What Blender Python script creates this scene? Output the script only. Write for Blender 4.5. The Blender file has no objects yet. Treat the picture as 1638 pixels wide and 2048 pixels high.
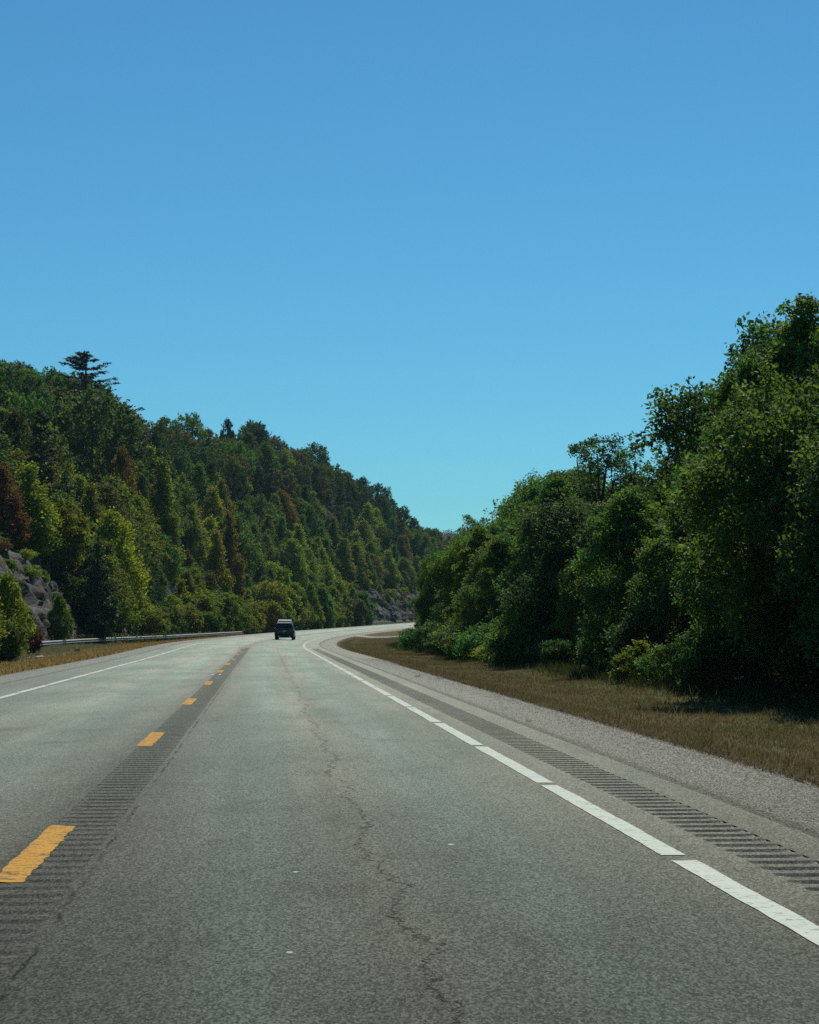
import bpy, math, random
import numpy as np
from mathutils import Vector, Matrix

sc = bpy.context.scene
COL = sc.collection
rnd = random.Random(7)
rng = np.random.default_rng(7)
R = math.radians

# ------------------------------------------------------------------ camera, sky, sun, exposure
F, HROW, EYE = 4130.0, 1253.0, 1.33          # focal length in photo pixels, horizon row, eye height
cam = bpy.data.cameras.new('camera')
cam.sensor_fit = 'VERTICAL'; cam.sensor_height = 36.0
cam.lens = 36.0 * F / 2048.0
cam.shift_y = (HROW - 1024.0) / 2048.0
cam.clip_start = 0.1; cam.clip_end = 8000
camo = bpy.data.objects.new('camera', cam); COL.objects.link(camo)
camo.location = (0, 0, EYE); camo.rotation_euler = (R(90), 0, 0)
sc.camera = camo

SUN_EL, SUN_AZ = 50.0, 16.0                  # azimuth clockwise from the view axis (+Y)
world = bpy.data.worlds.new('World'); sc.world = world; world.use_nodes = True
wn = world.node_tree; bg = wn.nodes['Background']
sky = wn.nodes.new('ShaderNodeTexSky'); sky.sky_type = 'NISHITA'; sky.sun_disc = False
sky.sun_elevation = R(SUN_EL); sky.sun_rotation = R(SUN_AZ)
sky.air_density = 1.0; sky.dust_density = 0.0; sky.ozone_density = 6.0; sky.altitude = 0
tint = wn.nodes.new('ShaderNodeMix'); tint.data_type = 'RGBA'; tint.blend_type = 'MULTIPLY'
tint.inputs[0].default_value = 1.0; tint.inputs[7].default_value = (0.44, 0.93, 1.0, 1)
wn.links.new(sky.outputs[0], tint.inputs[6]); wn.links.new(tint.outputs[2], bg.inputs[0])
bg.inputs[1].default_value = 0.084

sl = bpy.data.lights.new('sun', 'SUN'); sl.energy = 3.6; sl.angle = R(0.55); sl.color = (1.0, 0.94, 0.80)
so = bpy.data.objects.new('sun', sl); COL.objects.link(so)
SD = Vector((math.cos(R(SUN_EL)) * math.sin(R(SUN_AZ)), math.cos(R(SUN_EL)) * math.cos(R(SUN_AZ)), math.sin(R(SUN_EL))))
so.rotation_euler = SD.to_track_quat('Z', 'Y').to_euler(); so.location = (0, 0, 80)

vs = sc.view_settings
vs.view_transform = 'Standard'; vs.look = 'None'; vs.exposure = 0.0; vs.gamma = 1.0; vs.use_curve_mapping = False
sc.render.engine = 'CYCLES'
sc.cycles.max_bounces = 6; sc.cycles.diffuse_bounces = 3; sc.cycles.glossy_bounces = 2
sc.cycles.transmission_bounces = 4; sc.cycles.transparent_max_bounces = 8
sc.cycles.caustics_reflective = False; sc.cycles.caustics_refractive = False

# ------------------------------------------------------------------ road frame: s along, u to the right of the centre line
TH0, S0, RAD, X0 = -0.0695, 115.0, 1500.0, -1.31
D0 = np.array([math.sin(TH0), math.cos(TH0)]); N0 = np.array([D0[1], -D0[0]])
PC = np.array([X0, 0.0]) + D0 * S0; CEN = PC + N0 * RAD

def xy(s, u):
    s = np.asarray(s, float); u = np.asarray(u, float); s, u = np.broadcast_arrays(s, u)
    a = np.maximum(s - S0, 0) / RAD; th = TH0 + a
    dx, dy = np.sin(th), np.cos(th)
    # heading measured from +Y clockwise; right normal = (cos, -sin)
    bx = np.where(s < S0, X0 + D0[0] * s, CEN[0] - RAD * np.cos(th))
    by = np.where(s < S0, D0[1] * s, CEN[1] + RAD * np.sin(th))
    return bx + u * dy, by - u * dx

def heading(s): return TH0 + max(s - S0, 0) / RAD

def su(x, y):
    s = (x - X0) * D0[0] + y * D0[1]
    if s <= S0: return s, (x - X0) * N0[0] + y * N0[1]
    dx, dy = x - CEN[0], y - CEN[1]
    return S0 + RAD * (math.atan2(dy, -dx) - TH0), RAD - math.hypot(dx, dy)

_zs = np.arange(-300, 2600, 2.0)
_zr = np.interp(_zs, [-300, 170, 220, 264, 333, 400, 500, 650, 900, 2600], [0, 0, .12, .33, .70, 1.3, 2.5, 4.4, 6.5, 8])
_k = np.exp(-0.5 * (np.arange(-30, 31) / 10.0) ** 2); _k /= _k.sum()
_zr = np.convolve(np.pad(_zr, 30, mode='edge'), _k, 'valid')
def zroad(s, u):
    s = np.asarray(s, float); u = np.asarray(u, float)
    ramp = np.clip((s - 85) / 80, 0, 1); ramp = ramp * ramp * (3 - 2 * ramp)
    return np.interp(s, _zs, _zr) - np.clip(u - 3.67, -10, 3) * 0.022 * ramp

_nph = np.random.default_rng(3).uniform(0, 6.28, (40, 2)); _ndir = np.random.default_rng(4).uniform(0, 6.28, 40)
def wob(s, u, scale, n=10, off=0):
    r = 0
    for i in range(n):
        a = _ndir[(i + off) % 40]; k = (0.6 + 0.25 * i) / scale
        r = r + np.sin((s * np.cos(a) + u * np.sin(a)) * k + _nph[(i + off) % 40, 0]) / (1 + 0.35 * i)
    return r / 2.2

SKY_L = np.array([(0, 716), (60, 735), (110, 748), (150, 752), (200, 770), (222, 792), (262, 822), (300, 832), (390, 832), (424, 868), (436, 872), (455, 838),
                  (480, 862), (515, 845), (545, 872), (575, 886), (640, 890), (665, 915), (690, 942), (742, 962), (775, 990), (800, 1016), (830, 1036),
                  (868, 1058), (890, 1066), (930, 1070), (1100, 1072)], float)
def skyL(px): return np.interp(px, SKY_L[:, 0], SKY_L[:, 1])
SKY_R = np.array([(820, 1190), (840, 1150), (868, 1086), (900, 1072), (925, 1045), (935, 1034), (960, 1042), (1000, 1040), (1040, 1002), (1080, 952), (1128, 916),
                  (1160, 925), (1200, 946), (1240, 956), (1290, 940), (1330, 892), (1380, 822), (1440, 748), (1490, 692), (1530, 642),
                  (1560, 608), (1600, 584), (1640, 590), (2400, 420)], float)
def skyR(px): return np.interp(px, SKY_R[:, 0], SKY_R[:, 1])
def proj(x, y, z): return 819 + F * x / y, HROW - F * (z - EYE) / y
def zat(row, y): return EYE + (HROW - row) * y / F

# ridge heights of the wooded hill from the skyline it makes
_rs = np.arange(-300, 2600, 4.0)
_rx, _ry = xy(_rs, -50.0)
_rpx = 819 + F * _rx / np.maximum(_ry, 1)
_rz = zat(skyL(_rpx), _ry) - 10.5
_i0 = int(np.argmax((_rpx > 0) & (_ry > 100)))
_rz[:_i0] = _rz[_i0]
_rz = np.where(_rs > 760, np.interp(_rs, [760, 1000, 2600], [float(np.interp(760, _rs, _rz)), 14, 12]), _rz)
_rz = np.convolve(np.pad(_rz, 6, mode='edge'), np.ones(13) / 13, 'valid')
def ridge(s): return np.interp(s, _rs, _rz)

def ground(s, u):
    s = np.asarray(s, float); u = np.asarray(u, float); s, u = np.broadcast_arrays(s, u)
    zr = zroad(s, u)
    rd = ridge(s) - np.interp(s, _zs, _zr)
    t = np.clip((-u - 26) / 24.0, 0, 1)
    hill = 9.0 + (rd - 9.0) * (t * (1.15 - 0.15 * t))
    back = np.clip((-u - 50) / 300.0, 0, 1) * 14
    left = np.interp(-u, [0, 6.05, 9, 12, 14.6, 15.8, 20, 22, 26], [0, -.05, -.33, -.55, -.35, .2, 7.0, 7.8, 9.0])
    left = np.where(-u > 26, hill - back + wob(s, u, 14.0) * np.clip((-u - 26) / 10, 0, 1) * 0.9, left)
    right = np.interp(u, [0, 6.02, 7.5, 9.5, 12, 20, 45, 100, 900], [0, -.05, -.22, -.24, -.05, .4, 2.0, 5, 9])
    d = np.where(u < 0, left, right)
    n = wob(s, u, 2.2, 8, 5) * 0.035 * np.clip((np.abs(u) - 6.3) / 1.5, 0, 1)
    return zr + d + n

def pt(s, u, dz=0.0):
    x, y = xy(s, u); return (float(x), float(y), float(ground(s, u)) + dz)

# ------------------------------------------------------------------ helpers
def props(o, label=None, cat=None, group=None, kind=None):
    if label: o['label'] = label
    if cat: o['category'] = cat
    if group: o['group'] = group
    if kind: o['kind'] = kind
    return o

def empty(name, loc=(0, 0, 0), rz=0.0):
    o = bpy.data.objects.new(name, None); COL.objects.link(o); o.empty_display_size = 0.3
    o.location = loc; o.rotation_euler = (0, 0, rz); return o

def link(name, me, parent=None):
    o = bpy.data.objects.new(name, me); COL.objects.link(o)
    if parent is not None: o.parent = parent
    return o

def mesh_np(name, verts, faces, mat=None, smooth=False, uv=None):
    """faces: int array (n,3) or (n,4)"""
    verts = np.asarray(verts, np.float32); faces = np.asarray(faces, np.int32)
    me = bpy.data.meshes.new(name)
    n, k = faces.shape
    me.vertices.add(len(verts)); me.vertices.foreach_set('co', verts.ravel())
    me.loops.add(n * k); me.loops.foreach_set('vertex_index', faces.ravel())
    me.polygons.add(n); me.polygons.foreach_set('loop_start', np.arange(0, n * k, k, dtype=np.int32))
    if smooth: me.polygons.foreach_set('use_smooth', np.ones(n, bool))
    if uv is not None:
        l = me.uv_layers.new(name='UVMap'); l.data.foreach_set('uv', np.asarray(uv, np.float32)[faces.ravel()].ravel())
    me.update(calc_edges=True)
    if mat: me.materials.append(mat)
    return me

class MB:
    """collects polygons of any size for one mesh"""
    def __init__(self): self.v = []; self.f = []
    def add(self, v, f):
        b = len(self.v); self.v += [tuple(p) for p in v]; self.f += [tuple(i + b for i in q) for q in f]
    def box(self, c, s, rot=None):
        x, y, z = [k / 2 for k in s]
        v = [(-x, -y, -z), (x, -y, -z), (x, y, -z), (-x, y, -z), (-x, -y, z), (x, -y, z), (x, y, z), (-x, y, z)]
        if rot is not None: v = [rot @ Vector(p) for p in v]
        self.add([(p[0] + c[0], p[1] + c[1], p[2] + c[2]) for p in v],
                 [(0, 3, 2, 1), (4, 5, 6, 7), (0, 1, 5, 4), (1, 2, 6, 5), (2, 3, 7, 6), (3, 0, 4, 7)])
    def tube(self, pts, rad, n=6, cap=True):
        rings = []
        for i, p in enumerate(pts):
            p = Vector(p); a = Vector(pts[max(i - 1, 0)]); b = Vector(pts[min(i + 1, len(pts) - 1)])
            d = (b - a).normalized()
            e = d.cross(Vector((0.3, 0.9, 0.2)) if abs(d.x) > .9 else Vector((1, 0, 0))).normalized(); g = d.cross(e)
            rings.append([p + (e * math.cos(6.2832 * k / n) + g * math.sin(6.2832 * k / n)) * rad[i] for k in range(n)])
        v = [q for r in rings for q in r]
        f = [(i * n + k, i * n + (k + 1) % n, (i + 1) * n + (k + 1) % n, (i + 1) * n + k) for i in range(len(pts) - 1) for k in range(n)]
        if cap: f += [tuple(range(n - 1, -1, -1)), tuple(range((len(pts) - 1) * n, len(pts) * n))]
        self.add(v, f)
    def loft(self, loops, cap=True):
        n = len(loops[0]); v = [q for r in loops for q in r]
        f = [(i * n + k, i * n + (k + 1) % n, (i + 1) * n + (k + 1) % n, (i + 1) * n + k) for i in range(len(loops) - 1) for k in range(n)]
        if cap: f += [tuple(range(n - 1, -1, -1)), tuple(range((len(loops) - 1) * n, len(loops) * n))]
        self.add(v, f)
    def mesh(self, name, mat=None, smooth=False):
        me = bpy.data.meshes.new(name); me.from_pydata([tuple(p) for p in self.v], [], self.f); me.update()
        if smooth: me.polygons.foreach_set('use_smooth', np.ones(len(self.f), bool))
        if mat: me.materials.append(mat)
        return me

def grid_faces(ns, nu):
    i = np.arange(ns - 1)[:, None] * nu + np.arange(nu - 1)[None, :]
    i = i.ravel(); return np.stack([i, i + 1, i + nu + 1, i + nu], 1)

def strip(name, ss, us, mat, zf, kind='structure', smooth=True, skip=None):
    S, U = np.meshgrid(np.asarray(ss, float), np.asarray(us, float), indexing='ij')
    x, y = xy(S, U); z = zf(S, U)
    f = grid_faces(*S.shape)[:, ::-1]
    f = grid_faces(*S.shape)
    if skip is not None: f = f[~skip(S, U)]
    v = np.stack([x.ravel(), y.ravel(), z.ravel()], 1)
    me = mesh_np(name, v, f, mat, smooth, np.stack([U.ravel(), S.ravel()], 1))
    o = link(name, me)
    if kind: o['kind'] = kind
    return o

# ------------------------------------------------------------------ materials
class NT:
    def __init__(self, name):
        self.m = bpy.data.materials.new(name); self.m.use_nodes = True; self.t = self.m.node_tree
        self.b = self.t.nodes['Principled BSDF']; self.out = self.t.nodes['Material Output']
    def n(self, typ, **k):
        o = self.t.nodes.new(typ)
        for a, v in k.items(): setattr(o, a, v)
        return o
    def l(self, a, b): self.t.links.new(a, b)
    def val(self, x, sock):
        if hasattr(x, 'is_linked') or hasattr(x, 'links'): self.l(x, sock)
        else: sock.default_value = x
    def math(self, op, a, b=0.0, c=None):
        o = self.n('ShaderNodeMath', operation=op); self.val(a, o.inputs[0]); self.val(b, o.inputs[1])
        if c is not None: self.val(c, o.inputs[2])
        return o.outputs[0]
    def mix(self, f, a, b, mode='MIX'):
        o = self.n('ShaderNodeMix', data_type='RGBA', blend_type=mode)
        self.val(f, o.inputs[0])
        for x, i in ((a, 6), (b, 7)):
            if isinstance(x, (tuple, list)): x = tuple(x) + ((1,) if len(x) == 3 else ())
            self.val(x, o.inputs[i])
        return o.outputs[2]
    def noise(self, vec, scale, detail=3, rough=.55, dist=0.0):
        o = self.n('ShaderNodeTexNoise'); o.inputs['Scale'].default_value = scale; o.inputs['Detail'].default_value = detail
        o.inputs['Roughness'].default_value = rough; o.inputs['Distortion'].default_value = dist
        if vec is not None: self.l(vec, o.inputs['Vector'])
        return o.outputs['Fac']
    def vor(self, vec, scale, out='Distance', feature='F1'):
        o = self.n('ShaderNodeTexVoronoi', feature=feature); o.inputs['Scale'].default_value = scale
        self.l(vec, o.inputs['Vector']); return o.outputs[out]
    def ramp(self, f, stops, interp='LINEAR'):
        o = self.n('ShaderNodeValToRGB'); e = o.color_ramp.elements; o.color_ramp.interpolation = interp
        while len(e) < len(stops): e.new(0.5)
        for k, (p, c) in zip(e, stops):
            k.position = p
            k.color = (c, c, c, 1) if not isinstance(c, (tuple, list)) else tuple(c) + (1,)
        self.val(f, o.inputs[0]); return o.outputs[0]
    def pos(self): return self.n('ShaderNodeNewGeometry').outputs['Position']
    def obj(self): return self.n('ShaderNodeTexCoord').outputs['Object']
    def vscale(self, vec, s):
        o = self.n('ShaderNodeVectorMath', operation='MULTIPLY'); self.l(vec, o.inputs[0]); o.inputs[1].default_value = s; return o.outputs[0]
    def uv(self):
        o = self.n('ShaderNodeUVMap', uv_map='UVMap'); s = self.n('ShaderNodeSeparateXYZ'); self.l(o.outputs[0], s.inputs[0])
        return o.outputs[0], s.outputs[0], s.outputs[1]
    def bump(self, h, dist, strength=1.0):
        o = self.n('ShaderNodeBump'); o.inputs['Distance'].default_value = dist; o.inputs['Strength'].default_value = strength
        self.l(h, o.inputs['Height']); self.l(o.outputs[0], self.b.inputs['Normal'])
    def set(self, color=None, rough=None, spec=None, metal=None):
        for key, v in (('Base Color', color), ('Roughness', rough), ('Specular IOR Level', spec), ('Metallic', metal)):
            if v is None: continue
            if isinstance(v, (tuple, list)): v = tuple(v) + ((1,) if len(v) == 3 else ())
            self.val(v, self.b.inputs[key])
        return self.m

def flat(name, color, rough=.6, spec=.4, metal=0.0, var=0.12, scale=6.0):
    t = NT(name); n = t.noise(t.obj(), scale, 4)
    c = t.mix(n, tuple(k * (1 - var) for k in color), tuple(min(1, k * (1 + var)) for k in color))
    return t.set(c, rough, spec, metal)

GLO = (1.05, .65, (.266, .276, .290), 12.5)
def asphalt(name, kind):
    t = NT(name); P = t.pos(); uvv, U, S = t.uv()
    sp = t.n('ShaderNodeMapping'); t.l(uvv, sp.inputs[0])
    PL = t.vscale(P, (1, .36, 1)); fine = t.noise(PL, 105, 3, .8); grit = t.vor(PL, 115, 'Color'); sep = t.n('ShaderNodeSeparateColor'); t.l(grit, sep.inputs[0])
    if kind == 'road':
        sp.inputs['Scale'].default_value = (1.3, .045, 1)
        streak = t.noise(sp.outputs[0], 1.0, 4, .6)
        x = t.math('ADD', U, t.math('MULTIPLY', t.math('SUBTRACT', t.noise(P, .9, 3), .5), .22))
        prof = t.ramp(t.math('MULTIPLY', t.math('ADD', x, 5.0), .1), [
            (.0, (.082, .083, .075)), (.12, (.092, .093, .085)), (.20, (.098, .108, .098)), (.30, (.115, .118, .104)), (.39, (.100, .112, .102)), (.465, (.105, .104, .092)),
            (.486, (.080, .080, .072)), (.528, (.076, .076, .069)), (.555, (.090, .091, .083)), (.625, (.092, .105, .097)), (.69, (.102, .101, .090)),
            (.76, (.088, .100, .093)), (.82, (.088, .093, .084)), (.87, (.094, .093, .084)), (.975, (.090, .089, .081))])
        c = t.mix(.7, prof, t.ramp(streak, [(.25, .36), (.75, .66)]), 'OVERLAY')
        c = t.mix(t.ramp(t.noise(t.vscale(P, (1, .25, 1)), .5, 4), [(.42, 0.0), (.62, .55)]), c, (.066, .078, .072))
        c = t.mix(t.ramp(t.noise(t.vscale(P, (1, .5, 1)), 1.3, 5, .65), [(.55, 0.0), (.72, .5)]), c, (.060, .058, .053))
        # crack wandering down the middle of the lane
        wv = t.n('ShaderNodeCombineXYZ'); t.l(S, wv.inputs[1])
        w1 = t.math('MULTIPLY', t.math('SUBTRACT', t.noise(wv.outputs[0], .45, 2), .5), .55)
        w2 = t.math('MULTIPLY', t.math('SUBTRACT', t.noise(P, 4.0, 6, .72), .5), .40)
        d = t.math('ABSOLUTE', t.math('SUBTRACT', U, t.math('ADD', t.math('ADD', w1, w2), 1.95)))
        gate = t.ramp(t.noise(P, 2.3, 3), [(.30, 0.2), (.42, 1.0)])
        cr = t.math('MULTIPLY', t.ramp(d, [(.004, .85), (.010, 0.0)]), gate)
        dj = t.math('ABSOLUTE', t.math('SUBTRACT', U, t.math('ADD', t.math('MULTIPLY', w2, .35), .36)))
        cj = t.math('MULTIPLY', t.ramp(dj, [(.004, .7), (.013, 0.0)]), t.ramp(t.noise(P, 1.2, 3), [(.45, 0.0), (.55, 1.0)]))
        cr = t.math('MAXIMUM', cr, cj)
        gl, gh, rough, bd = .58, 1.40, .42, .004
        c = t.mix(1.0, c, (.88, .89, .815), 'MULTIPLY')
    elif kind == 'shoulder':
        sp.inputs['Scale'].default_value = (1.6, .08, 1)
        streak = t.noise(sp.outputs[0], 1.0, 4, .6)
        c = t.mix(streak, (.098, .097, .090), (.135, .132, .122))
        a = t.math('ABSOLUTE', U)
        c = t.mix(t.ramp(t.math('ABSOLUTE', t.math('SUBTRACT', a, t.math('ADD', 4.80, t.math('MULTIPLY', t.noise(P, 1.5, 3), .12)))), [(.03, .5), (.14, 0.0)]), c, (.055, .055, .05))
        c = t.mix(t.math('MULTIPLY', t.ramp(t.math('SUBTRACT', a, 5.55), [(.0, 0.0), (.5, .5)]), t.ramp(t.noise(P, 2.0, 4), [(.4, 0.), (.65, 1.)])), c, (.13, .115, .09))
        cr = None; gl, gh, rough, bd = .32, 1.85, .5, .009
        c = t.mix(1.0, c, (.50, .51, .475), 'MULTIPLY')
    else:
        c = t.mix(t.noise(P, 9, 4), (.030, .030, .027), (.055, .055, .050)); cr = None; gl, gh, rough, bd = .6, 1.4, .85, .006
        o3 = t.n('ShaderNodeSeparateXYZ'); t.l(t.obj(), o3.inputs[0]); oi = t.n('ShaderNodeObjectInfo')
        ey = t.math('MINIMUM', o3.outputs[1], t.math('SUBTRACT', .17, o3.outputs[1])); ex = t.math('MINIMUM', o3.outputs[0], t.math('SUBTRACT', .41, o3.outputs[0]))
        e = t.math('MINIMUM', t.math('MULTIPLY', ey, 1.2), t.math('MULTIPLY', ex, .6))
        e = t.math('ADD', e, t.math('MULTIPLY', t.math('SUBTRACT', t.noise(P, 16, 4, .7), .5), .055))
        e = t.math('SUBTRACT', e, t.math('MULTIPLY', oi.outputs['Random'], .034))
        osep = t.n('ShaderNodeSeparateColor'); t.l(oi.outputs['Color'], osep.inputs[0])
        keep = t.math('SUBTRACT', 1.0, t.math('MULTIPLY', t.math('SUBTRACT', 1.0, t.ramp(e, [(.004, 1.0), (.03, 0.0)])), osep.outputs[0]))
        c = t.mix(keep, c, (.078, .078, .070))
    g = t.math('ADD', t.math('MULTIPLY', sep.outputs[0], .5), t.math('MULTIPLY', fine, .5))
    k = t.ramp(g, [(.28, gl), (.5, .92), (.72, gh)])
    c = t.mix(1.0, c, k, 'MULTIPLY')
    spk = t.ramp(t.noise(PL, 72, 2, .6), [(.65, 0.0), (.70, .5)])
    c = t.mix(spk, c, (.24, .25, .22))
    c = t.mix(t.ramp(t.noise(PL, 48, 2, .6), [(.27, .5), (.33, 0.0)]), c, (.03, .03, .027))
    if cr is not None: c = t.mix(cr, c, (.014, .014, .012))
    t.bump(g, bd, .8)
    t.set(c, .9, 0.0)
    if True:                                      # grazing sheen on worn stone, put in as a reflecting layer weighted by Fresnel
        gl_ = t.n('ShaderNodeBsdfAnisotropic', distribution='MULTI_GGX'); gl_.inputs['Roughness'].default_value = GLO[1]; t.l(t.mix(1.0, c, tuple(q * GLO[3] * (.72 if kind == 'groove' else 1.0) for q in GLO[2]), 'MULTIPLY'), gl_.inputs['Color'])
        fr = t.n('ShaderNodeFresnel'); fr.inputs['IOR'].default_value = GLO[0]
        mx = t.n('ShaderNodeMixShader'); t.l(fr.outputs[0], mx.inputs[0]); t.l(t.b.outputs[0], mx.inputs[1]); t.l(gl_.outputs[0], mx.inputs[2]); t.l(mx.outputs[0], t.out.inputs['Surface'])
    return t.m

def paint(name, col, wear_col, amount):
    t = NT(name); P = t.pos()
    st = t.noise(t.vscale(P, (4.0, 22.0, 4.0)), 1.0, 5, .7)
    w = t.ramp(t.math('ADD', t.math('MULTIPLY', st, .6), t.math('MULTIPLY', t.noise(P, 40, 3, .7), .4)), [(amount - .035, 1.0), (amount + .02, 0.0)])
    tone = t.mix(t.noise(P, 3.0, 5), tuple(k * .82 for k in col), tuple(min(1, k * 1.08) for k in col))
    tone = t.mix(t.math('MULTIPLY', t.noise(P, 90, 2), .35), tone, tuple(k * .6 for k in col))
    t.bump(t.noise(P, 70, 3, .7), .004, .7)
    return t.set(t.mix(w, tone, wear_col), .7, .15)

def leafmat(name, trans=.32, rough=.42, spec=.45, var=.55):
    t = NT(name)
    oi = t.n('ShaderNodeObjectInfo'); geo = t.n('ShaderNodeNewGeometry')
    ri = geo.outputs['Random Per Island']
    k = t.ramp(ri, [(0, 1 - var), (.5, 1.0), (1, 1 + var)])
    c = t.mix(1.0, oi.outputs['Color'], k, 'MULTIPLY')
    hs = t.n('ShaderNodeHueSaturation'); t.l(c, hs.inputs['Color'])
    nz = t.noise(t.obj(), .55, 3)
    t.l(t.ramp(nz, [(.3, .475), (.7, .525)]), hs.inputs['Hue'])
    t.l(t.ramp(t.noise(t.obj(), .9, 2), [(.3, .75), (.7, 1.25)]), hs.inputs['Value'])
    c = hs.outputs[0]
    t.set(c, rough, spec)
    tr = t.n('ShaderNodeBsdfTranslucent'); t.l(t.mix(1.0, c, (1.35, 1.45, .55), 'MULTIPLY'), tr.inputs[0])
    mx = t.n('ShaderNodeMixShader'); mx.inputs[0].default_value = trans
    t.l(t.b.outputs[0], mx.inputs[1]); t.l(tr.outputs[0], mx.inputs[2]); t.l(mx.outputs[0], t.out.inputs['Surface'])
    return t.m

def groundmat(name, cols, patch=.25, fine=9.0, bump=.05):
    t = NT(name); P = t.pos()
    a = t.noise(P, patch, 5, .6); b = t.noise(P, fine, 4, .7)
    c = t.ramp(a, [(.3, cols[0]), (.47, cols[1]), (.6, cols[2]), (.75, cols[3])])
    c = t.mix(.8, c, t.ramp(b, [(.25, .35), (.75, .68)]), 'OVERLAY')
    t.bump(b, bump, .8)
    return t.set(c, .9, .1)

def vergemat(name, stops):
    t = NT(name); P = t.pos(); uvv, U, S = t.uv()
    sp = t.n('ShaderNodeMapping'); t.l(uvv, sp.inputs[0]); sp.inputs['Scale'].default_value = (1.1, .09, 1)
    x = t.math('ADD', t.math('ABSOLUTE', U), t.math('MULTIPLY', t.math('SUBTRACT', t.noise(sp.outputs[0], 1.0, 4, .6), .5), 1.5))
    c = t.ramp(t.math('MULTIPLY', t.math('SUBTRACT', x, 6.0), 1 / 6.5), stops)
    b = t.noise(t.vscale(P, (1, .6, 1)), 14, 4, .75)
    c = t.mix(.85, c, t.ramp(b, [(.25, .25), (.75, .72)]), 'OVERLAY')
    t.bump(b, .06, .9)
    return t.set(c, .95, .05)

def rockmat(name):
    t = NT(name); P = t.obj()
    a = t.noise(t.vscale(P, (.5, .5, 1.6)), .9, 6, .65); b = t.noise(P, 3.2, 5, .7); v = t.vor(P, 1.3)
    c = t.ramp(a, [(.3, (.030, .030, .024)), (.46, (.052, .053, .044)), (.58, (.085, .087, .078)), (.74, (.27, .27, .25))])
    c = t.mix(t.ramp(t.noise(P, .6, 4), [(.5, 0.0), (.68, .75)]), c, (.15, .10, .055))
    c = t.mix(t.ramp(b, [(.55, 0.0), (.7, .5)]), c, (.045, .06, .03))
    t.bump(t.math('ADD', a, t.math('MULTIPLY', b, .6)), .25, 1.0)
    return t.set(c, .85, .25)

M = {}
M['road'] = asphalt('asphalt_lane', 'road'); M['shoulder'] = asphalt('chip_seal', 'shoulder'); M['groove'] = asphalt('milled_asphalt', 'groove')
M['white'] = paint('white_road_paint', (.70, .755, .635), (.14, .145, .125), .44)
M['yellow'] = paint('yellow_road_paint', (.74, .365, .028), (.13, .10, .05), .472)
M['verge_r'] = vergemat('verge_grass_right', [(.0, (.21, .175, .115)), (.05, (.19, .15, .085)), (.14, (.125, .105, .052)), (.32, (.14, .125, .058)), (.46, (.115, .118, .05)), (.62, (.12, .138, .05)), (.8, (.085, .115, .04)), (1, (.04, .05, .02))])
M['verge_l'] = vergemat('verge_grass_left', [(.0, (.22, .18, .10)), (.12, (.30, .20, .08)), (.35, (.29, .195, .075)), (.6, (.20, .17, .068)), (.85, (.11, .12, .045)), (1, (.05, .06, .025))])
M['soil'] = groundmat('forest_floor', [(.018, .022, .01), (.028, .03, .014), (.04, .036, .018), (.055, .045, .022)])
M['rock'] = rockmat('weathered_rock')
M['gravel'] = flat('loose_gravel', (.17, .165, .15), .9, .15, 0, .5, 60)
M['pale_stone'] = flat('pale_stone', (.36, .35, .31), .9, .2, 0, .25, 6)
M['leaf'] = leafmat('leaf_broad', .45, .62, .18, .5)
M['leaf_far'] = leafmat('leaf_hill', .45, .7, .15, .45)
M['needle'] = leafmat('leaf_needle', .22, .6, .25, .4)
M['bark'] = flat('bark', (.075, .06, .048), .9, .1, 0, .4, 3)
M['bark_pale'] = flat('bark_pale', (.17, .155, .135), .9, .1, 0, .35, 3)
M['steel'] = flat('galvanised_steel', (.30, .31, .30), .6, .4, .25, .18, 1.5)
M['post'] = flat('weathered_post', (.10, .09, .075), .85, .2, 0, .3, 4)
M['carpaint'] = flat('dark_car_paint', (.005, .006, .009), .30, .35, 0, .05)
M['carpaint'].node_tree.nodes['Principled BSDF'].inputs['Coat Weight'].default_value = .25
M['spoiler'] = flat('glossy_spoiler', (.05, .055, .06), .35, .6, 0, .05)
M['bar'] = flat('pale_bar', (.82, .86, .86), .42, .6, .6, .05)
M['trim'] = flat('black_plastic', (.012, .012, .013), .55, .4, 0, .1)
M['glass'] = flat('tinted_glass', (.004, .005, .008), .08, .35, 0, .05)
M['tyre'] = flat('tyre_rubber', (.014, .014, .014), .8, .3, 0, .2)
M['rim'] = flat('alloy', (.30, .31, .32), .35, .5, .9, .05)
M['chrome'] = flat('bright_metal', (.75, .78, .78), .25, .5, .9, .05)
M['lamp_red'] = flat('red_lens', (.16, .008, .01), .15, .5, 0, .05)
M['plate'] = flat('plate_white', (.55, .58, .58), .5, .4, 0, .05)

# ------------------------------------------------------------------ ground, hillside, rock cut, verges
def geo(a, b, d0, g):
    r = [a]; d = d0
    while r[-1] < b: r.append(r[-1] + d); d *= g
    return r
s_far = list(np.arange(-120, 10, 10)) + list(np.arange(10, 160, 3.0)) + list(np.arange(160, 800, 6.0)) + list(np.arange(800, 2400, 60.0))
u_g = [-15.0, -12, -9, -6.3, 0, 6.3, 9, 11.2, 13, 16, 20, 26, 34, 45, 60, 90, 140, 220, 380, 600, 880]
def zg(S, U): return ground(S, U) - np.where((U > -15.5) & (U < 12), .30, 0.0)
strip('ground', s_far, u_g, M['soil'], zg)
u_h = [-19.5, -21, -23, -26, -29, -32, -35, -38, -41, -44, -47, -50, -54, -60, -70, -85, -110, -150, -220, -350, -600, -900]
strip('hillside', s_far, u_h, M['soil'], lambda S, U: ground(S, U) - np.where(U > -20, .3, 0))
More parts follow.
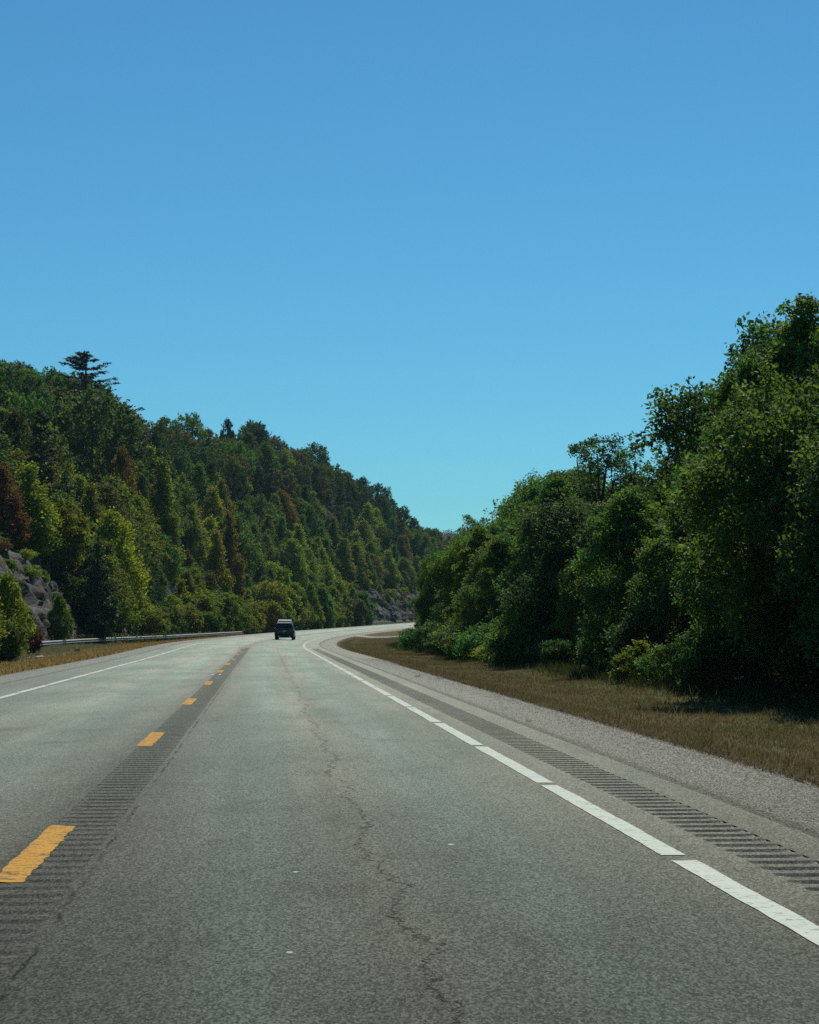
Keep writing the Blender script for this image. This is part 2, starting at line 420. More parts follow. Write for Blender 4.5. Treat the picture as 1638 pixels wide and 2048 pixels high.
# rock cut at the foot of the hill: ledges and broken blocks, real relief
def hash2(a, b, k=0): return np.modf(np.abs(np.sin(a * 127.1 + b * 311.7 + k * 74.7) * 43758.5453))[0]
def rock_xyz(S, U):
    z = ground(S, U); t = np.clip((-U - 15.4) / 4.8, 0, 1); env = np.clip(t * 5, 0, 1) * np.clip((1 - t) * 5 + .25, 0, 1)
    rel = z - zroad(S, U)
    lay = np.floor(rel / .95 + .35 * np.sin(S * .09) + .25 * np.sin(S * .31))
    cell = np.floor(S / 2.1 + 5 * hash2(lay, 3.0)); cell2 = np.floor(S / .95 + 7 * hash2(lay, 9.0))
    d = (hash2(cell, lay) - .35) * 1.25 + (hash2(cell2, lay, 2) - .5) * .55 + wob(S, U * 3, 7.0) * .5
    x, y = xy(S, U + d * env)
    return x, y, z + (hash2(cell2, lay, 5) - .5) * .3 * env
ss = np.concatenate([np.arange(70, 260, .7), np.arange(260, 760, 1.2)]); uu = np.concatenate([[-14.4, -15.1], np.arange(-15.6, -20.3, -.26), [-20.8, -21.6]])
S, U = np.meshgrid(ss, uu, indexing='ij'); x, y, z = rock_xyz(S, U)
rc = link('rock_cut', mesh_np('rock_cut', np.stack([x.ravel(), y.ravel(), z.ravel()], 1), grid_faces(*S.shape)[:, ::-1], M['rock'], False)); props(rc, kind='structure', label='grey broken rock cutting at the foot of the wooded hill')

import bmesh
def rock_mesh(seed, sx, sy, sz):
    r = random.Random(seed); bm = bmesh.new()
    for i in range(15):
        bm.verts.new((r.choice((-1, 1)) * r.uniform(.55, 1) * sx / 2, r.choice((-1, 1)) * r.uniform(.55, 1) * sy / 2, r.choice((-1, 1)) * r.uniform(.55, 1) * sz / 2))
    g = bmesh.ops.convex_hull(bm, input=bm.verts)
    bmesh.ops.delete(bm, geom=[v for v in bm.verts if not v.link_faces], context='VERTS')
    me = bpy.data.meshes.new('rock'); bm.to_mesh(me); bm.free(); me.materials.append(M['rock']); return me
RK = [rock_mesh(i, rnd.uniform(1.0, 1.9), rnd.uniform(.9, 1.5), rnd.uniform(.5, 1.0)) for i in range(8)]
def place_rock(s, u, sc_, dz=0.0, parent=rc, name='rock'):
    o = link(name, rnd.choice(RK), parent); x, y, z = pt(s, u, dz)
    o.location = (x, y, z); o.scale = (sc_, sc_ * rnd.uniform(.7, 1.1), sc_ * rnd.uniform(.7, 1.15))
    o.rotation_euler = (rnd.uniform(-.35, .35), rnd.uniform(-.5, .5), rnd.uniform(0, 6.28)); return o
for i in range(110): place_rock(rnd.uniform(128, 215), rnd.uniform(-21.5, -15.6), rnd.uniform(.5, 1.25), .1)
for i in range(55): place_rock(rnd.uniform(285, 330), rnd.uniform(-20.5, -15.8), rnd.uniform(.6, 1.4), .1)
for i in range(95): place_rock(rnd.uniform(440, 560), rnd.uniform(-20, -15.2), rnd.uniform(.7, 1.7), .1)

# verges: mown grass sheets; the far one is cut by a lane that turns off
SIDE0, SIDE1 = 246.0, 262.0                    # side lane between these, at the shoulder edge
sv = list(np.arange(-40, 60, 1.5)) + list(np.arange(60, 640, 4.0))
uv_r = [6.02, 6.5, 7.1, 7.8, 8.6, 9.5, 10.4, 11.3, 12.2, 13.2]
zv = lambda S, U: ground(S, U) + np.where(np.abs(U) > 12.5, -.12, 0.0)
vr = strip('grass_verge', [s for s in sv if s < SIDE0] + [SIDE0], uv_r, M['verge_r'], zv); vr['label'] = 'brown-green mown grass verge between the shoulder and the wood'
vr2 = strip('grass_verge', [SIDE1] + [s for s in sv if s > SIDE1], uv_r, M['verge_r'], zv); vr2['label'] = 'far grass verge beyond the lane that turns off'
strip('side_lane', [SIDE0, SIDE0 + 4, SIDE0 + 8, SIDE0 + 12, SIDE1], [6.02, 8, 10, 12, 15, 20, 30, 45], M['shoulder'], lambda S, U: ground(S, U) + .02 + np.where(U > 13, .1, 0))
vl = strip('grass_verge', sv, [-6.02, -6.6, -7.4, -8.4, -9.6, -10.8, -12, -13.2, -14.2, -15.2], M['verge_l'], ground); vl['label'] = 'dry orange-brown grass verge in front of the guardrail'

# ------------------------------------------------------------------ road, shoulders, rumble grooves, paint
GS, GL, PITCH = 5.0, .17, .30
NG = 400; GEND = GS + NG * PITCH
CB, RB = (-.10, .31), (4.03, 4.43)
rows = list(np.arange(-40, GS, 3.0))
for k in range(NG): rows += [GS + k * PITCH, GS + k * PITCH + GL]
rows += list(np.arange(GEND, 300, 3.0)) + list(np.arange(300, 1100, 6.0))
cols = [-4.70, -3.6, -2.6, -1.6, -.8, CB[0], CB[1], 1.2, 2.2, 3.2, RB[0], RB[1], 4.76]
def skip(S, U):
    s0, u0, s1 = S[:-1, :-1], U[:-1, :-1], S[1:, :-1]
    k = (s0 - GS) / PITCH; ing = (s0 >= GS - 1e-6) & (s0 < GEND - 1e-6) & (np.abs(k - np.round(k)) < .02)
    band = (np.abs(u0 - CB[0]) < 1e-6) | (np.abs(u0 - RB[0]) < 1e-6)
    return (ing & band).ravel()
road = strip('road', rows, cols, M['road'], zroad, skip=skip); road['label'] = 'two-lane asphalt road with white edge lines and a broken yellow centre line'
sr = list(np.arange(-40, 120, 2.0)) + list(np.arange(120, 1100, 5.0))
def zsh(S, U): return zroad(S, U) - .012 - (np.abs(U) - 4.7) * .03
edge_jit = lambda S, U: U
so_r = strip('shoulder', sr, [4.76, 5.2, 5.7, 6.12], M['shoulder'], zsh); so_r['label'] = 'coarse grey right shoulder beside the rumble strip'
so_l = strip('shoulder', sr, [-4.70, -5.2, -5.7, -6.12], M['shoulder'], zsh); so_l['label'] = 'coarse grey left shoulder beside the dry grass'

def dish(s0, w, depth, u0=0.0, jit=None, nseg=6):
    """milled hollow, local x = u, local y = s"""
    t = np.linspace(0, 1, nseg + 1); z = -depth * np.clip(np.sin(np.pi * t), 0, 1) ** .8
    return t * GL + s0, z
def groove_mesh(w, seed):
    r = np.random.default_rng(seed); ys, zs = dish(0, w, .015)
    xs = np.linspace(0, w, 5); v = []; f = []
    for i, yy in enumerate(ys):
        for j, xx in enumerate(xs):
            v.append((xx, yy, zs[i] * (1 + r.uniform(-.2, .2)) if 0 < i < len(ys) - 1 else zs[i]))
    f += [tuple(q) for q in grid_faces(len(ys), len(xs))]
    for j in (0, len(xs) - 1):                      # end walls up to the road surface
        b = len(v); v += [(xs[j], yy, 0.0) for yy in ys]
        for i in range(len(ys) - 1):
            f.append((i * len(xs) + j, (i + 1) * len(xs) + j, b + i + 1, b + i))
    return mesh_np('rumble_groove', v, f, M['groove'])
GMC = [groove_mesh(CB[1] - CB[0], i) for i in range(4)]; GMR = [groove_mesh(RB[1] - RB[0], i + 9) for i in range(4)]
NI = 150
for (band, gm) in ((CB, GMC), (RB, GMR)):
    for k in range(NI):
        o = link('rumble_groove', gm[k % 4], road); s0 = GS + k * PITCH
        x, y = xy(s0, band[0]); o.location = (float(x), float(y), float(zroad(s0, band[0]))); o.rotation_euler = (0, 0, -TH0 + rnd.uniform(-.02, .02))
        g = rnd.uniform(.55, .9) if band is RB else (rnd.uniform(.08, .45) if s0 < 13.5 else rnd.uniform(.25, .7)); o.color = (g, g, g, 1)
        o.scale = (1, 1, .45 if band is CB else .7)
mv, mf = [], []
for band in (CB, RB):
    for k in range(NI, NG):
        s0 = GS + k * PITCH; ys, zs = dish(s0, 0, .015, nseg=4); b = len(mv)
        for i in range(5):
            for uu_ in band:
                x, y = xy(ys[i], uu_); mv.append((float(x), float(y), float(zroad(ys[i], uu_)) + zs[i] * (.45 if band is CB else 1)))
        for i in range(4): mf.append((b + 2 * i, b + 2 * i + 1, b + 2 * i + 3, b + 2 * i + 2))
o = link('far_rumble_grooves', mesh_np('far_rumble_grooves', mv, mf, M['groove']), road); o['kind'] = 'stuff'

def groove_depth(s):
    k = np.floor((s - GS) / PITCH); t = (s - GS - k * PITCH) / GL
    return np.where((s > GS) & (s < GEND) & (t < 1), -.015 * np.clip(np.sin(np.pi * np.clip(t, 0, 1)), 0, 1) ** .8, 0.0)
def paint_strip(name, sA, sB, uA, uB, mat, ds, lift=.004, follow=False, ragged=0.0):
    n = max(2, int((sB - sA) / ds) + 1); s_ = np.linspace(sA, sB, n); us = np.array([-.125, -.101, -.098, -.03, .045]) if follow else np.linspace(uA, uB, 5)
    S, U = np.meshgrid(s_, us, indexing='ij')
    if ragged:
        r = np.stack([np.convolve(rng.uniform(-1, 1, n + 6), np.ones(7) / 2.6, 'valid') for _ in range(2)], 1); U[:, 0] += r[:, 0] * ragged; U[:, -1] += r[:, 1] * ragged
        e = rng.uniform(-1, 1, (2, 5)) * ragged * 1.5; S[0] += e[0]; S[-1] += e[1]
    z = zroad(S, U) + lift
    if follow: z = z + np.where(U > CB[0] + .005, groove_depth(S) * .45, 0)
    x, y = xy(S, U)
    return link(name, mesh_np(name, np.stack([x.ravel(), y.ravel(), z.ravel()], 1), grid_faces(n, 5), mat), road)
s = 10.78
while s < 420:
    near = s < 110
    paint_strip('yellow_dash', s, s + 3.05, -.125, .045, M['yellow'], .03 if s < 60 else .3, .004, near, .008 if near else 0); s += 12.19
for s_c in (56.6, 81.2, 105.6, 130.0):               # pairs of cast marker rails between the dashes
    q = MB()
    for du in (-.10, .10): q.loft([[(du - .03, -.12, 0), (du + .03, -.12, 0), (du + .03, -.12, .004), (du - .03, -.12, .004)], [(du - .03, 0, 0), (du + .03, 0, 0), (du + .03, 0, .022), (du - .03, 0, .022)], [(du - .03, .12, 0), (du + .03, .12, 0), (du + .03, .12, .004), (du - .03, .12, .004)]])
    o = link('pavement_marker', q.mesh('pavement_marker', M['plate']), road); x, y = xy(s_c, -.04); o.location = (float(x), float(y), float(zroad(s_c, -.04)) + .004); o.rotation_euler = (0, 0, -heading(s_c))
s = 11.62 - 5.57 * 2
while s < 560:
    paint_strip('white_edge_line', s + .14, s + 5.43, 3.60, 3.745, M['white'], .12 if s < 60 else .8, .004, False, .006 if s < 60 else 0)
    paint_strip('white_edge_line', s + .14 + 2.1, s + 5.46 + 2.1, -3.70, -3.555, M['white'], .25 if s < 80 else .8, .004, False, .008 if s < 80 else 0); s += 5.57

# ------------------------------------------------------------------ trees: prototypes
def leaf_quads(P, D, size, r, up=.55, aspect=.62, fold=.18):
    """P centres, D long axis; one folded rhombic leaf each"""
    n = len(P); nrm = r.normal(size=(n, 3)); nrm[:, 2] = np.abs(nrm[:, 2]) + up
    D = D / np.linalg.norm(D, axis=1, keepdims=True)
    side = np.cross(nrm, D); side /= np.linalg.norm(side, axis=1, keepdims=True) + 1e-9
    nn = np.cross(D, side); s = size * r.uniform(.65, 1.35, (n, 1))
    a = P - D * s * .5; c = P + D * s * .5
    b = P + side * s * aspect * .5 + nn * s * fold * .5 - D * s * .08; d = P - side * s * aspect * .5 + nn * s * fold * .5 - D * s * .08
    v = np.stack([a, b, c, d], 1).reshape(-1, 3); f = np.arange(4 * n).reshape(-1, 4)
    return v, f

def prof(t, shape):
    if shape == 'round': return np.sqrt(np.clip(1 - ((t - .52) / .5) ** 2, .02, 1))
    if shape == 'egg': return np.clip(np.where(t < .35, .55 + 1.25 * t, (1 - t) ** .62 * 1.32), .08, 1)
    if shape == 'cone': return np.clip((1 - t) ** .8 * 1.05 + .04, .05, 1) * np.clip(.55 + t * 4, 0, 1)
    if shape == 'spire': return np.clip((1 - t) ** .6, .06, 1) * np.clip(.6 + 2 * t, 0, 1)
    return np.ones_like(t)

def broad(seed, h, rad, base, lobes, shoots, per, leaf, shape='egg', mat='leaf', bark='bark', upw=.75, gap=1.0, lobe_r=(.26, .42), spread=.10):
    r = np.random.default_rng(seed)
    tl = base + (1 - base) * (np.arange(lobes) + r.uniform(.1, .9, lobes)) / lobes
    az = np.arange(lobes) * 2.39996 + r.uniform(-.5, .5, lobes)
    tt = np.clip((tl - base) / (1 - base), 0, 1)
    pf = prof(tt, shape); lr = rad * r.uniform(lobe_r[0], lobe_r[1], lobes) * ((.26 + .9 * pf) if shape in ('cone', 'spire') else (.6 + .55 * pf))
    rr = np.maximum(rad * prof(tt, shape) * r.uniform(.72, 1.08, lobes) - lr * .55, 0)
    c = np.stack([np.cos(az) * rr, np.sin(az) * rr, tl * h], 1)
    c = np.vstack([c, [[0, 0, h * .93]]]); lr = np.append(lr, rad * (.10 if shape in ('cone', 'spire') else .22))
    w = lr ** 2 / (lr ** 2).sum(); li = r.choice(len(lr), shoots, p=w)
    d = r.normal(size=(shoots, 3)); d /= np.linalg.norm(d, axis=1, keepdims=True)
    out = c[li] * [1, 1, 0]; out /= np.linalg.norm(out, axis=1, keepdims=True) + .3
    d = d + out * .45 + [0, 0, .22]; d /= np.linalg.norm(d, axis=1, keepdims=True)
    st = c[li] + d * lr[li, None] * r.uniform(.35, .85, (shoots, 1)) * gap * [1, 1, .85]
    sd = d + [0, 0, upw] + r.normal(size=(shoots, 3)) * .25; sd /= np.linalg.norm(sd, axis=1, keepdims=True)
    ln = lr[li] * r.uniform(.35, .75, shoots)
    k = np.repeat(np.arange(shoots), per); t = r.uniform(0, 1, len(k)) ** .8
    P = st[k] + sd[k] * (ln[k] * t)[:, None] + r.normal(size=(len(k), 3)) * spread * rad * (1.15 - .75 * t)[:, None]
    D = sd[k] * .5 + r.normal(size=(len(k), 3)) * .7 + [0, 0, -.25]
    # scattered fringe twigs reaching past the outline
    zmax = P[:, 2].max(); P[:, 2] *= h / zmax; c[:, 2] *= h / zmax * .97
    P[:, 2] = np.maximum(P[:, 2], .08)
    v, f = leaf_quads(P, D, leaf, r)
    crown = mesh_np('crown', v, f, M[mat])
    mb = MB(); lean = r.uniform(-.03, .03, 2) * h
    tp = [(lean[0] * q * q, lean[1] * q * q, h * q * .9) for q in np.linspace(0, 1, 7)]
    tr = max(.045, h * .014)
    mb.tube([(p[0], p[1], p[2] - (.25 if i == 0 else 0)) for i, p in enumerate(tp)], [tr * (1.35 if i == 0 else 1 - .88 * q) for i, q in enumerate(np.linspace(0, 1, 7))], 7)
    for i in range(len(lr) - 1):
        cz = c[i]; q = max(.08, cz[2] / h - .16 - .12 * np.linalg.norm(cz[:2]) / max(rad, .1)); a = Vector((lean[0] * q * q, lean[1] * q * q, h * q * .9)); b = Vector(cz)
        m = a.lerp(b, .55) + Vector((0, 0, -.05 * h * r.uniform(.2, 1)))
        mb.tube([a, m, b], [tr * .42, tr * .3, tr * .1], 5, False)
        for e in range(2):
            g = Vector(r.normal(size=3)).normalized() * float(lr[i]) * .55 + Vector((0, 0, float(lr[i]) * .1))
            mb.tube([m.lerp(b, .6), b.lerp(b + g, .55), b + g], [tr * .16, tr * .1, tr * .04], 4, False)
    return crown, mb.mesh('trunk', M[bark], True), h

def pine(seed, h, rad, base, whorls, per, leaf, droop=-.05):
    r = np.random.default_rng(seed); mb = MB(); tr = h * .014
    mb.tube([(0, 0, -.2), (0, 0, h * .4), (0, 0, h * .97)], [tr * 1.3, tr * .8, tr * .12], 7)
    P, D = [], []
    for w in range(whorls):
        t = base + (1 - base) * (w + .3) / whorls; nb = r.integers(3, 6)
        for b in range(nb):
            a = r.uniform(0, 6.28); q = (t - base) / (1 - base)
            L = rad * (min(1, .6 + q * 1.6) * (1 - q) ** .8 + .06) * r.choice([r.uniform(.35, .8), r.uniform(.75, 1.2)])
            e = np.array([math.cos(a), math.sin(a), 0]); z0 = t * h + r.uniform(-.25, .25); side = np.array([-e[1], e[0], 0])
            tipz = L * (droop + .5 * q + r.uniform(-.1, .16))
            p0 = np.array([0, 0, z0]); p2 = p0 + e * L + [0, 0, tipz]; p1 = p0 + e * L * .55 + [0, 0, tipz * .3]
            mb.tube([p0, p1, p2], [tr * .28, tr * .18, tr * .05], 4, False)
            nt = max(5, int(9 * L / rad * 2))                    # side twigs carrying needle tufts
            for k in range(nt):
                f = r.uniform(.22, 1.0); c0 = p0 + e * L * f + np.array([0, 0, tipz * f ** 1.6]); sg = r.choice((-1, 1))
                tl = L * .34 * (1.15 - f) + .18; td = e * r.uniform(.4, 1.0) + side * sg * r.uniform(.1, 1.0) + np.array([0, 0, r.uniform(-.02, .38)]); td = td / np.linalg.norm(td)
                m = int(per * (.35 + tl)); g = r.uniform(0, 1, m)
                P.append(c0 + td * (tl * g)[:, None] + r.normal(size=(m, 3)) * .07); D.append(td + r.normal(size=(m, 3)) * .55)
    P = np.vstack(P); D = np.vstack(D)
    P = np.vstack([P, np.stack([r.normal(size=60) * .09, r.normal(size=60) * .09, h * r.uniform(.93, 1.01, 60)], 1)]); D = np.vstack([D, r.normal(size=(60, 3)) * .4 + [0, 0, 1]])
    v, f = leaf_quads(P, D, leaf, r, .3, .26)
    return mesh_np('crown', v, f, M['needle']), mb.mesh('trunk', M['bark'], True), h

# near wood (right): leaves about 0.1 m; hill: coarser sprays
WOOD = [broad(11, 9, 2.9, .08, 20, 1700, 34, .125, 'egg', lobe_r=(.30, .46), upw=1.3, spread=.06), broad(12, 9.5, 2.7, .10, 21, 1700, 34, .12, 'egg', upw=1.6, lobe_r=(.28, .44), spread=.055), broad(13, 8, 3.0, .05, 18, 1700, 34, .125, 'round', lobe_r=(.30, .46), upw=1.0, spread=.06),
        broad(14, 10, 2.5, .12, 24, 1700, 34, .12, 'spire', upw=1.7, lobe_r=(.28, .44), spread=.055), broad(15, 7, 2.6, .03, 17, 1500, 34, .115, 'cone', upw=.5, lobe_r=(.30, .46), spread=.06)]
AIRY = [broad(16, 10, 1.25, .42, 13, 260, 24, .12, 'round', lobe_r=(.34, .5), upw=1.2, spread=.12), broad(17, 10, 1.0, .5, 10, 170, 22, .12, 'round', lobe_r=(.36, .52), upw=1.2, spread=.12)]
SHRUB = [broad(21, 2.2, 1.25, .02, 11, 380, 24, .11, 'round', upw=.5, spread=.13), broad(22, 1.8, 1.4, .02, 12, 380, 24, .10, 'round', upw=.8, spread=.13), broad(23, 2.6, 1.1, .02, 12, 380, 24, .11, 'cone', upw=.8, spread=.13)]
OAK = [broad(31, 11, 3.7, .18, 22, 620, 14, .33, 'round', 'leaf_far', upw=.4, spread=.06), broad(32, 12, 3.4, .2, 24, 640, 14, .33, 'egg', 'leaf_far', upw=.5, spread=.06), broad(33, 10, 3.9, .15, 22, 620, 14, .34, 'round', 'leaf_far', upw=.5, spread=.06)]
POPLAR = [broad(41, 10, 2.5, .05, 34, 800, 13, .26, 'cone', 'leaf_far', upw=1.2, spread=.12, lobe_r=(.3, .5)), broad(42, 11, 2.3, .06, 34, 800, 13, .26, 'spire', 'leaf_far', upw=1.4, spread=.13, lobe_r=(.28, .5)), broad(43, 9, 2.8, .04, 30, 800, 13, .26, 'egg', 'leaf_far', upw=1.0, spread=.11, lobe_r=(.28, .46)), broad(44, 10, 2.4, .04, 40, 820, 13, .25, 'cone', 'leaf_far', upw=.6, spread=.14, lobe_r=(.22, .4))]
CEDAR = [broad(51, 8, 1.5, .03, 30, 800, 12, .20, 'cone', 'needle', upw=1.2, spread=.07), broad(52, 9, 1.7, .03, 32, 800, 12, .20, 'spire', 'needle', upw=1.2, spread=.07)]
PINE = [pine(61, 15, 4.6, .2, 26, 17, .34), pine(62, 13, 3.2, .08, 30, 16, .30, -.1), pine(63, 12, 3.0, .08, 30, 16, .30, -.08)]
BUSH = [broad(71, 5, 2.0, .02, 20, 620, 16, .20, 'egg', 'leaf_far', upw=.9, spread=.09), broad(72, 4, 2.1, .02, 18, 620, 16, .20, 'round', 'leaf_far', upw=.8, spread=.09), broad(73, 6, 1.9, .02, 22, 640, 16, .20, 'cone', 'leaf_far', upw=1.0, spread=.09)]

TREES = []                                       # (root, crown, name, colour word, x, y, z, height)
def plant(name, proto, loc, height, color, wide=1.0, cat='tree'):
    cm, tm, h0 = proto; k = height / h0
    o = empty(name, loc, rnd.uniform(0, 6.28)); kw = (k ** .75) * wide
    c = link('crown', cm, o); t = link('trunk', tm, o)
    for q in (c, t): q.scale = (kw, kw, k)
    col = tuple(max(.004, v * rnd.uniform(.86, 1.14)) for v in color[1]); c.color = col + (1,)
    o['category'] = cat
    TREES.append([o, name, color[0], loc, height]); return o

DK = ('dark green', (.044, .084, .034)); GR = ('green', (.100, .172, .044)); OL = ('olive green', (.165, .200, .040)); DO = ('dull olive', (.098, .115, .042))
YG = ('yellow-green', (.235, .280, .044)); YE = ('yellow', (.28, .215, .040)); RU = ('rusty orange', (.175, .120, .036)); RB_ = ('reddish brown', (.14, .075, .042)); BG = ('blue-green', (.044, .082, .044))
DR = ('orange-olive', (.19, .15, .04))
WD = ('dark green', (.062, .126, .048)); WG = ('green', (.098, .178, .054)); WO = ('olive green', (.128, .188, .048)); WY = ('yellow-green', (.19, .245, .045))

def at(px, Y): return (px - 819) * Y / F
def place_px(name, proto, px, Y, top, color, wide=1.0, cat='tree', label=None, sink=0.0):
    x = at(px, Y); s_, u_ = su(x, Y); z = float(ground(s_, u_)) - sink
    o = plant(name, proto, (x, Y, z), zat(top, Y) - z, color, wide, cat)
    if label: o['label'] = label
    return o

# --- trees that can be picked out one by one
place_px('pine_tree', PINE[0], 172, 318, 705, BG, 2.1, label='dark layered pine standing tallest on the left ridge skyline')
place_px('pine_tree', PINE[1], 82, 192, 824, BG, 1.25, label='big feathery blue-green pine above the rock slope at the left edge')
place_px('pine_tree', PINE[2], 30, 200, 868, DK, 1.15, label='dark pine just left of the big feathery pine above the rock slope')
place_px('broadleaf_tree', OAK[0], 185, 272, 768, DO, 1.1, label='broad grey-olive tree directly below the tall ridge pine')
place_px('broadleaf_tree', OAK[1], 455, 474, 834, DK, .62, label='dark narrow round-topped tree standing alone against the sky on the ridge')
place_px('broadleaf_tree', OAK[2], 513, 494, 842, DK, .78, label='dark tree with sky gaps just right of the lone narrow ridge tree')
place_px('broadleaf_tree', OAK[0], 630, 552, 884, DO, .9, label='flat-topped olive tree at the shoulder of the left ridge skyline')
place_px('sapling', AIRY[0], 776, 632, 972, DO, .9, label='small sparse tree sticking up from the falling end of the left ridge')
place_px('broadleaf_tree', OAK[1], 245, 262, 888, RU, .55, label='rusty orange tree high on the left hillside under the ridge')
place_px('broadleaf_tree', POPLAR[0], 6, 172, 925, RB_, 1.15, label='reddish brown tree cut by the left edge of the picture')
place_px('poplar_tree', POPLAR[2], 225, 205, 1012, YG, 1.0, label='yellow-green tree with bright leaf sprays behind the near end of the guardrail')
place_px('poplar_tree', POPLAR[1], 432, 292, 1052, YE, .95, label='slim golden yellow tree halfway along the left hillside')
place_px('poplar_tree', POPLAR[1], 458, 312, 1015, DR, .9, label='slim orange-tinted tree beside the golden yellow one')
place_px('poplar_tree', POPLAR[1], 325, 268, 905, OL, 1.0, label='tall pointed olive tree rising from the middle of the left hillside')
place_px('cedar_tree', CEDAR[1], 195, 178, 1085, DK, 1.25, label='near-black cedar in the hollow right of the rock slope')
place_px('bush', BUSH[0], 14, 112, 1142, YG, .68, 'bush', label='bright yellow-green bush filling the left edge below the rocks')
place_px('bush', BUSH[1], 2, 106, 1235, GR, .9, 'bush', label='low green bush at the left edge where the grass begins')
place_px('bush', BUSH[0], 118, 158, 1186, OL, .62, 'bush', label='olive sapling bush in front of the rock slope')
place_px('bush', BUSH[1], 62, 128, 1255, RB_, .62, 'bush', label='brownish dry bush at the buried end of the guardrail')
place_px('bush', BUSH[2], 645, 392, 1166, YG, 1.2, 'bush', label='pointed yellow-green bush tree beside the road just right of the dark vehicle')
place_px('bush', BUSH[2], 672, 402, 1190, OL, 1.1, 'bush', label='olive bush tree last in the row before the far rock face')
place_px('bush', BUSH[2], 602, 384, 1178, OL, 1.1, 'bush', label='olive bush tree directly behind the right side of the dark vehicle')

# --- the hillside wood
def rail_u(s_): return float(np.interp(s_, [140, 255, 256], [-16.2, -8.6, -8.0]))
pts = []
def far_enough(x, y, r):
    return all((x - a) ** 2 + (y - b) ** 2 > r * r for a, b in pts)
for t in TREES: pts.append((t[3][0], t[3][1]))
def hill_tree(s_, u_, r):
    x, y = map(float, xy(s_, u_))
    if y < 60 or not far_enough(x, y, r): return
    z = float(ground(s_, u_)) ; px, _ = proj(x, y, z)
    top = zat(float(skyL(min(max(px, 0), 905))) + rnd.choice((rnd.uniform(-10, 8), rnd.uniform(4, 34))), y) if px < 940 else z + 12
    q = min(1, (-u_ - 20) / 30)
    v = rnd.random()
    if q > .62: kind = 'oak' if v < .78 else ('poplar' if v < .92 else 'pine')
    elif q > .3: kind = 'poplar' if v < .58 else ('oak' if v < .80 else ('cedar' if v < .92 else 'pine'))
    else: kind = 'poplar' if v < .66 else ('cedar' if v < .82 else 'bush')
    h = {'oak': rnd.uniform(9, 13), 'poplar': rnd.uniform(7.5, 12), 'cedar': rnd.uniform(5.5, 9), 'pine': rnd.uniform(10, 13), 'bush': rnd.uniform(4, 6.5)}[kind]
    lim = top - z
    if lim < 2.5: return
    if u_ < -44 and kind in ('oak', 'pine') and lim < 15: h = max(lim, 5) if lim < h * 1.35 else h
    h = min(h, lim)
    if h < 4.0 and kind in ('oak', 'pine'): kind = 'bush'
    pts.append((x, y))
    if kind == 'oak': c = rnd.choices([DK, DO, GR, BG, RU], [.48, .27, .16, .085, .005])[0]; plant('broadleaf_tree', rnd.choice(OAK), (x, y, z), h, c, rnd.uniform(.85, 1.1))
    elif kind == 'poplar': c = rnd.choices([GR, OL, DO, YG, DK, RU, YE], [.28, .33, .12, .16, .09, .012, .008] if q > .34 else [.24, .36, .06, .30, .03, .002, .008])[0]; plant('poplar_tree', rnd.choice(POPLAR), (x, y, z), h, c, rnd.uniform(1.05, 1.4))
    elif kind == 'cedar': plant('cedar_tree', rnd.choice(CEDAR), (x, y, z), h, rnd.choice([DK, BG]), rnd.uniform(1.0, 1.3))
    elif kind == 'pine': plant('pine_tree', PINE[rnd.choice((1, 2))], (x, y, z), h, rnd.choice([BG, DK, GR]), 1.05)
    else: c = rnd.choices([GR, OL, YG], [.4, .4, .2])[0]; plant('bush', rnd.choice(BUSH), (x, y, z), h, c, 1.1, 'bush')
def open_rock(s_, u_): return u_ > (-30 if s_ < 200 else -25) and ((108 < s_ < 178) or (284 < s_ < 322)) or (u_ > -21.5 and 440 < s_ < 560)
for i in range(2600):                              # upper slope first, then the lower slope
    s_ = rnd.uniform(120, 800); u_ = -rnd.uniform(24, 54)
    x, y = xy(s_, u_); px = 819 + F * float(x) / max(1, float(y))
    if px < -150 or open_rock(s_, u_): continue
    hill_tree(s_, u_, 5.2 if s_ > 420 else 4.7)
for i in range(900):
    s_ = rnd.uniform(100, 640); u_ = -rnd.uniform(19.5, 25)
    x, y = xy(s_, u_); px = 819 + F * float(x) / max(1, float(y))
    if px < -120 or open_rock(s_, u_): continue
    hill_tree(s_, u_, 4.2)
for i in range(900):                               # young trees rooted on the covered parts of the cut
    s_ = rnd.choice([rnd.uniform(176, 290), rnd.uniform(318, 446)]); u_ = -rnd.uniform(15.4, 20)
    x, y = map(float, xy(s_, u_))
    if not far_enough(x, y, 3.4): continue
    z = float(ground(s_, u_)) - .2; pts.append((x, y)); h = rnd.uniform(4.5, 8.5); v = rnd.random()
    c = rnd.choices([GR, OL, YG, DO, DK], [.36, .26, .12, .12, .14])[0]
    if v < .6: plant('poplar_tree', rnd.choice(POPLAR), (x, y, z), h, c, rnd.uniform(1.0, 1.3))
    else: plant('bush', rnd.choice(BUSH), (x, y, z), h * .75, c, rnd.uniform(1.0, 1.25), 'bush')
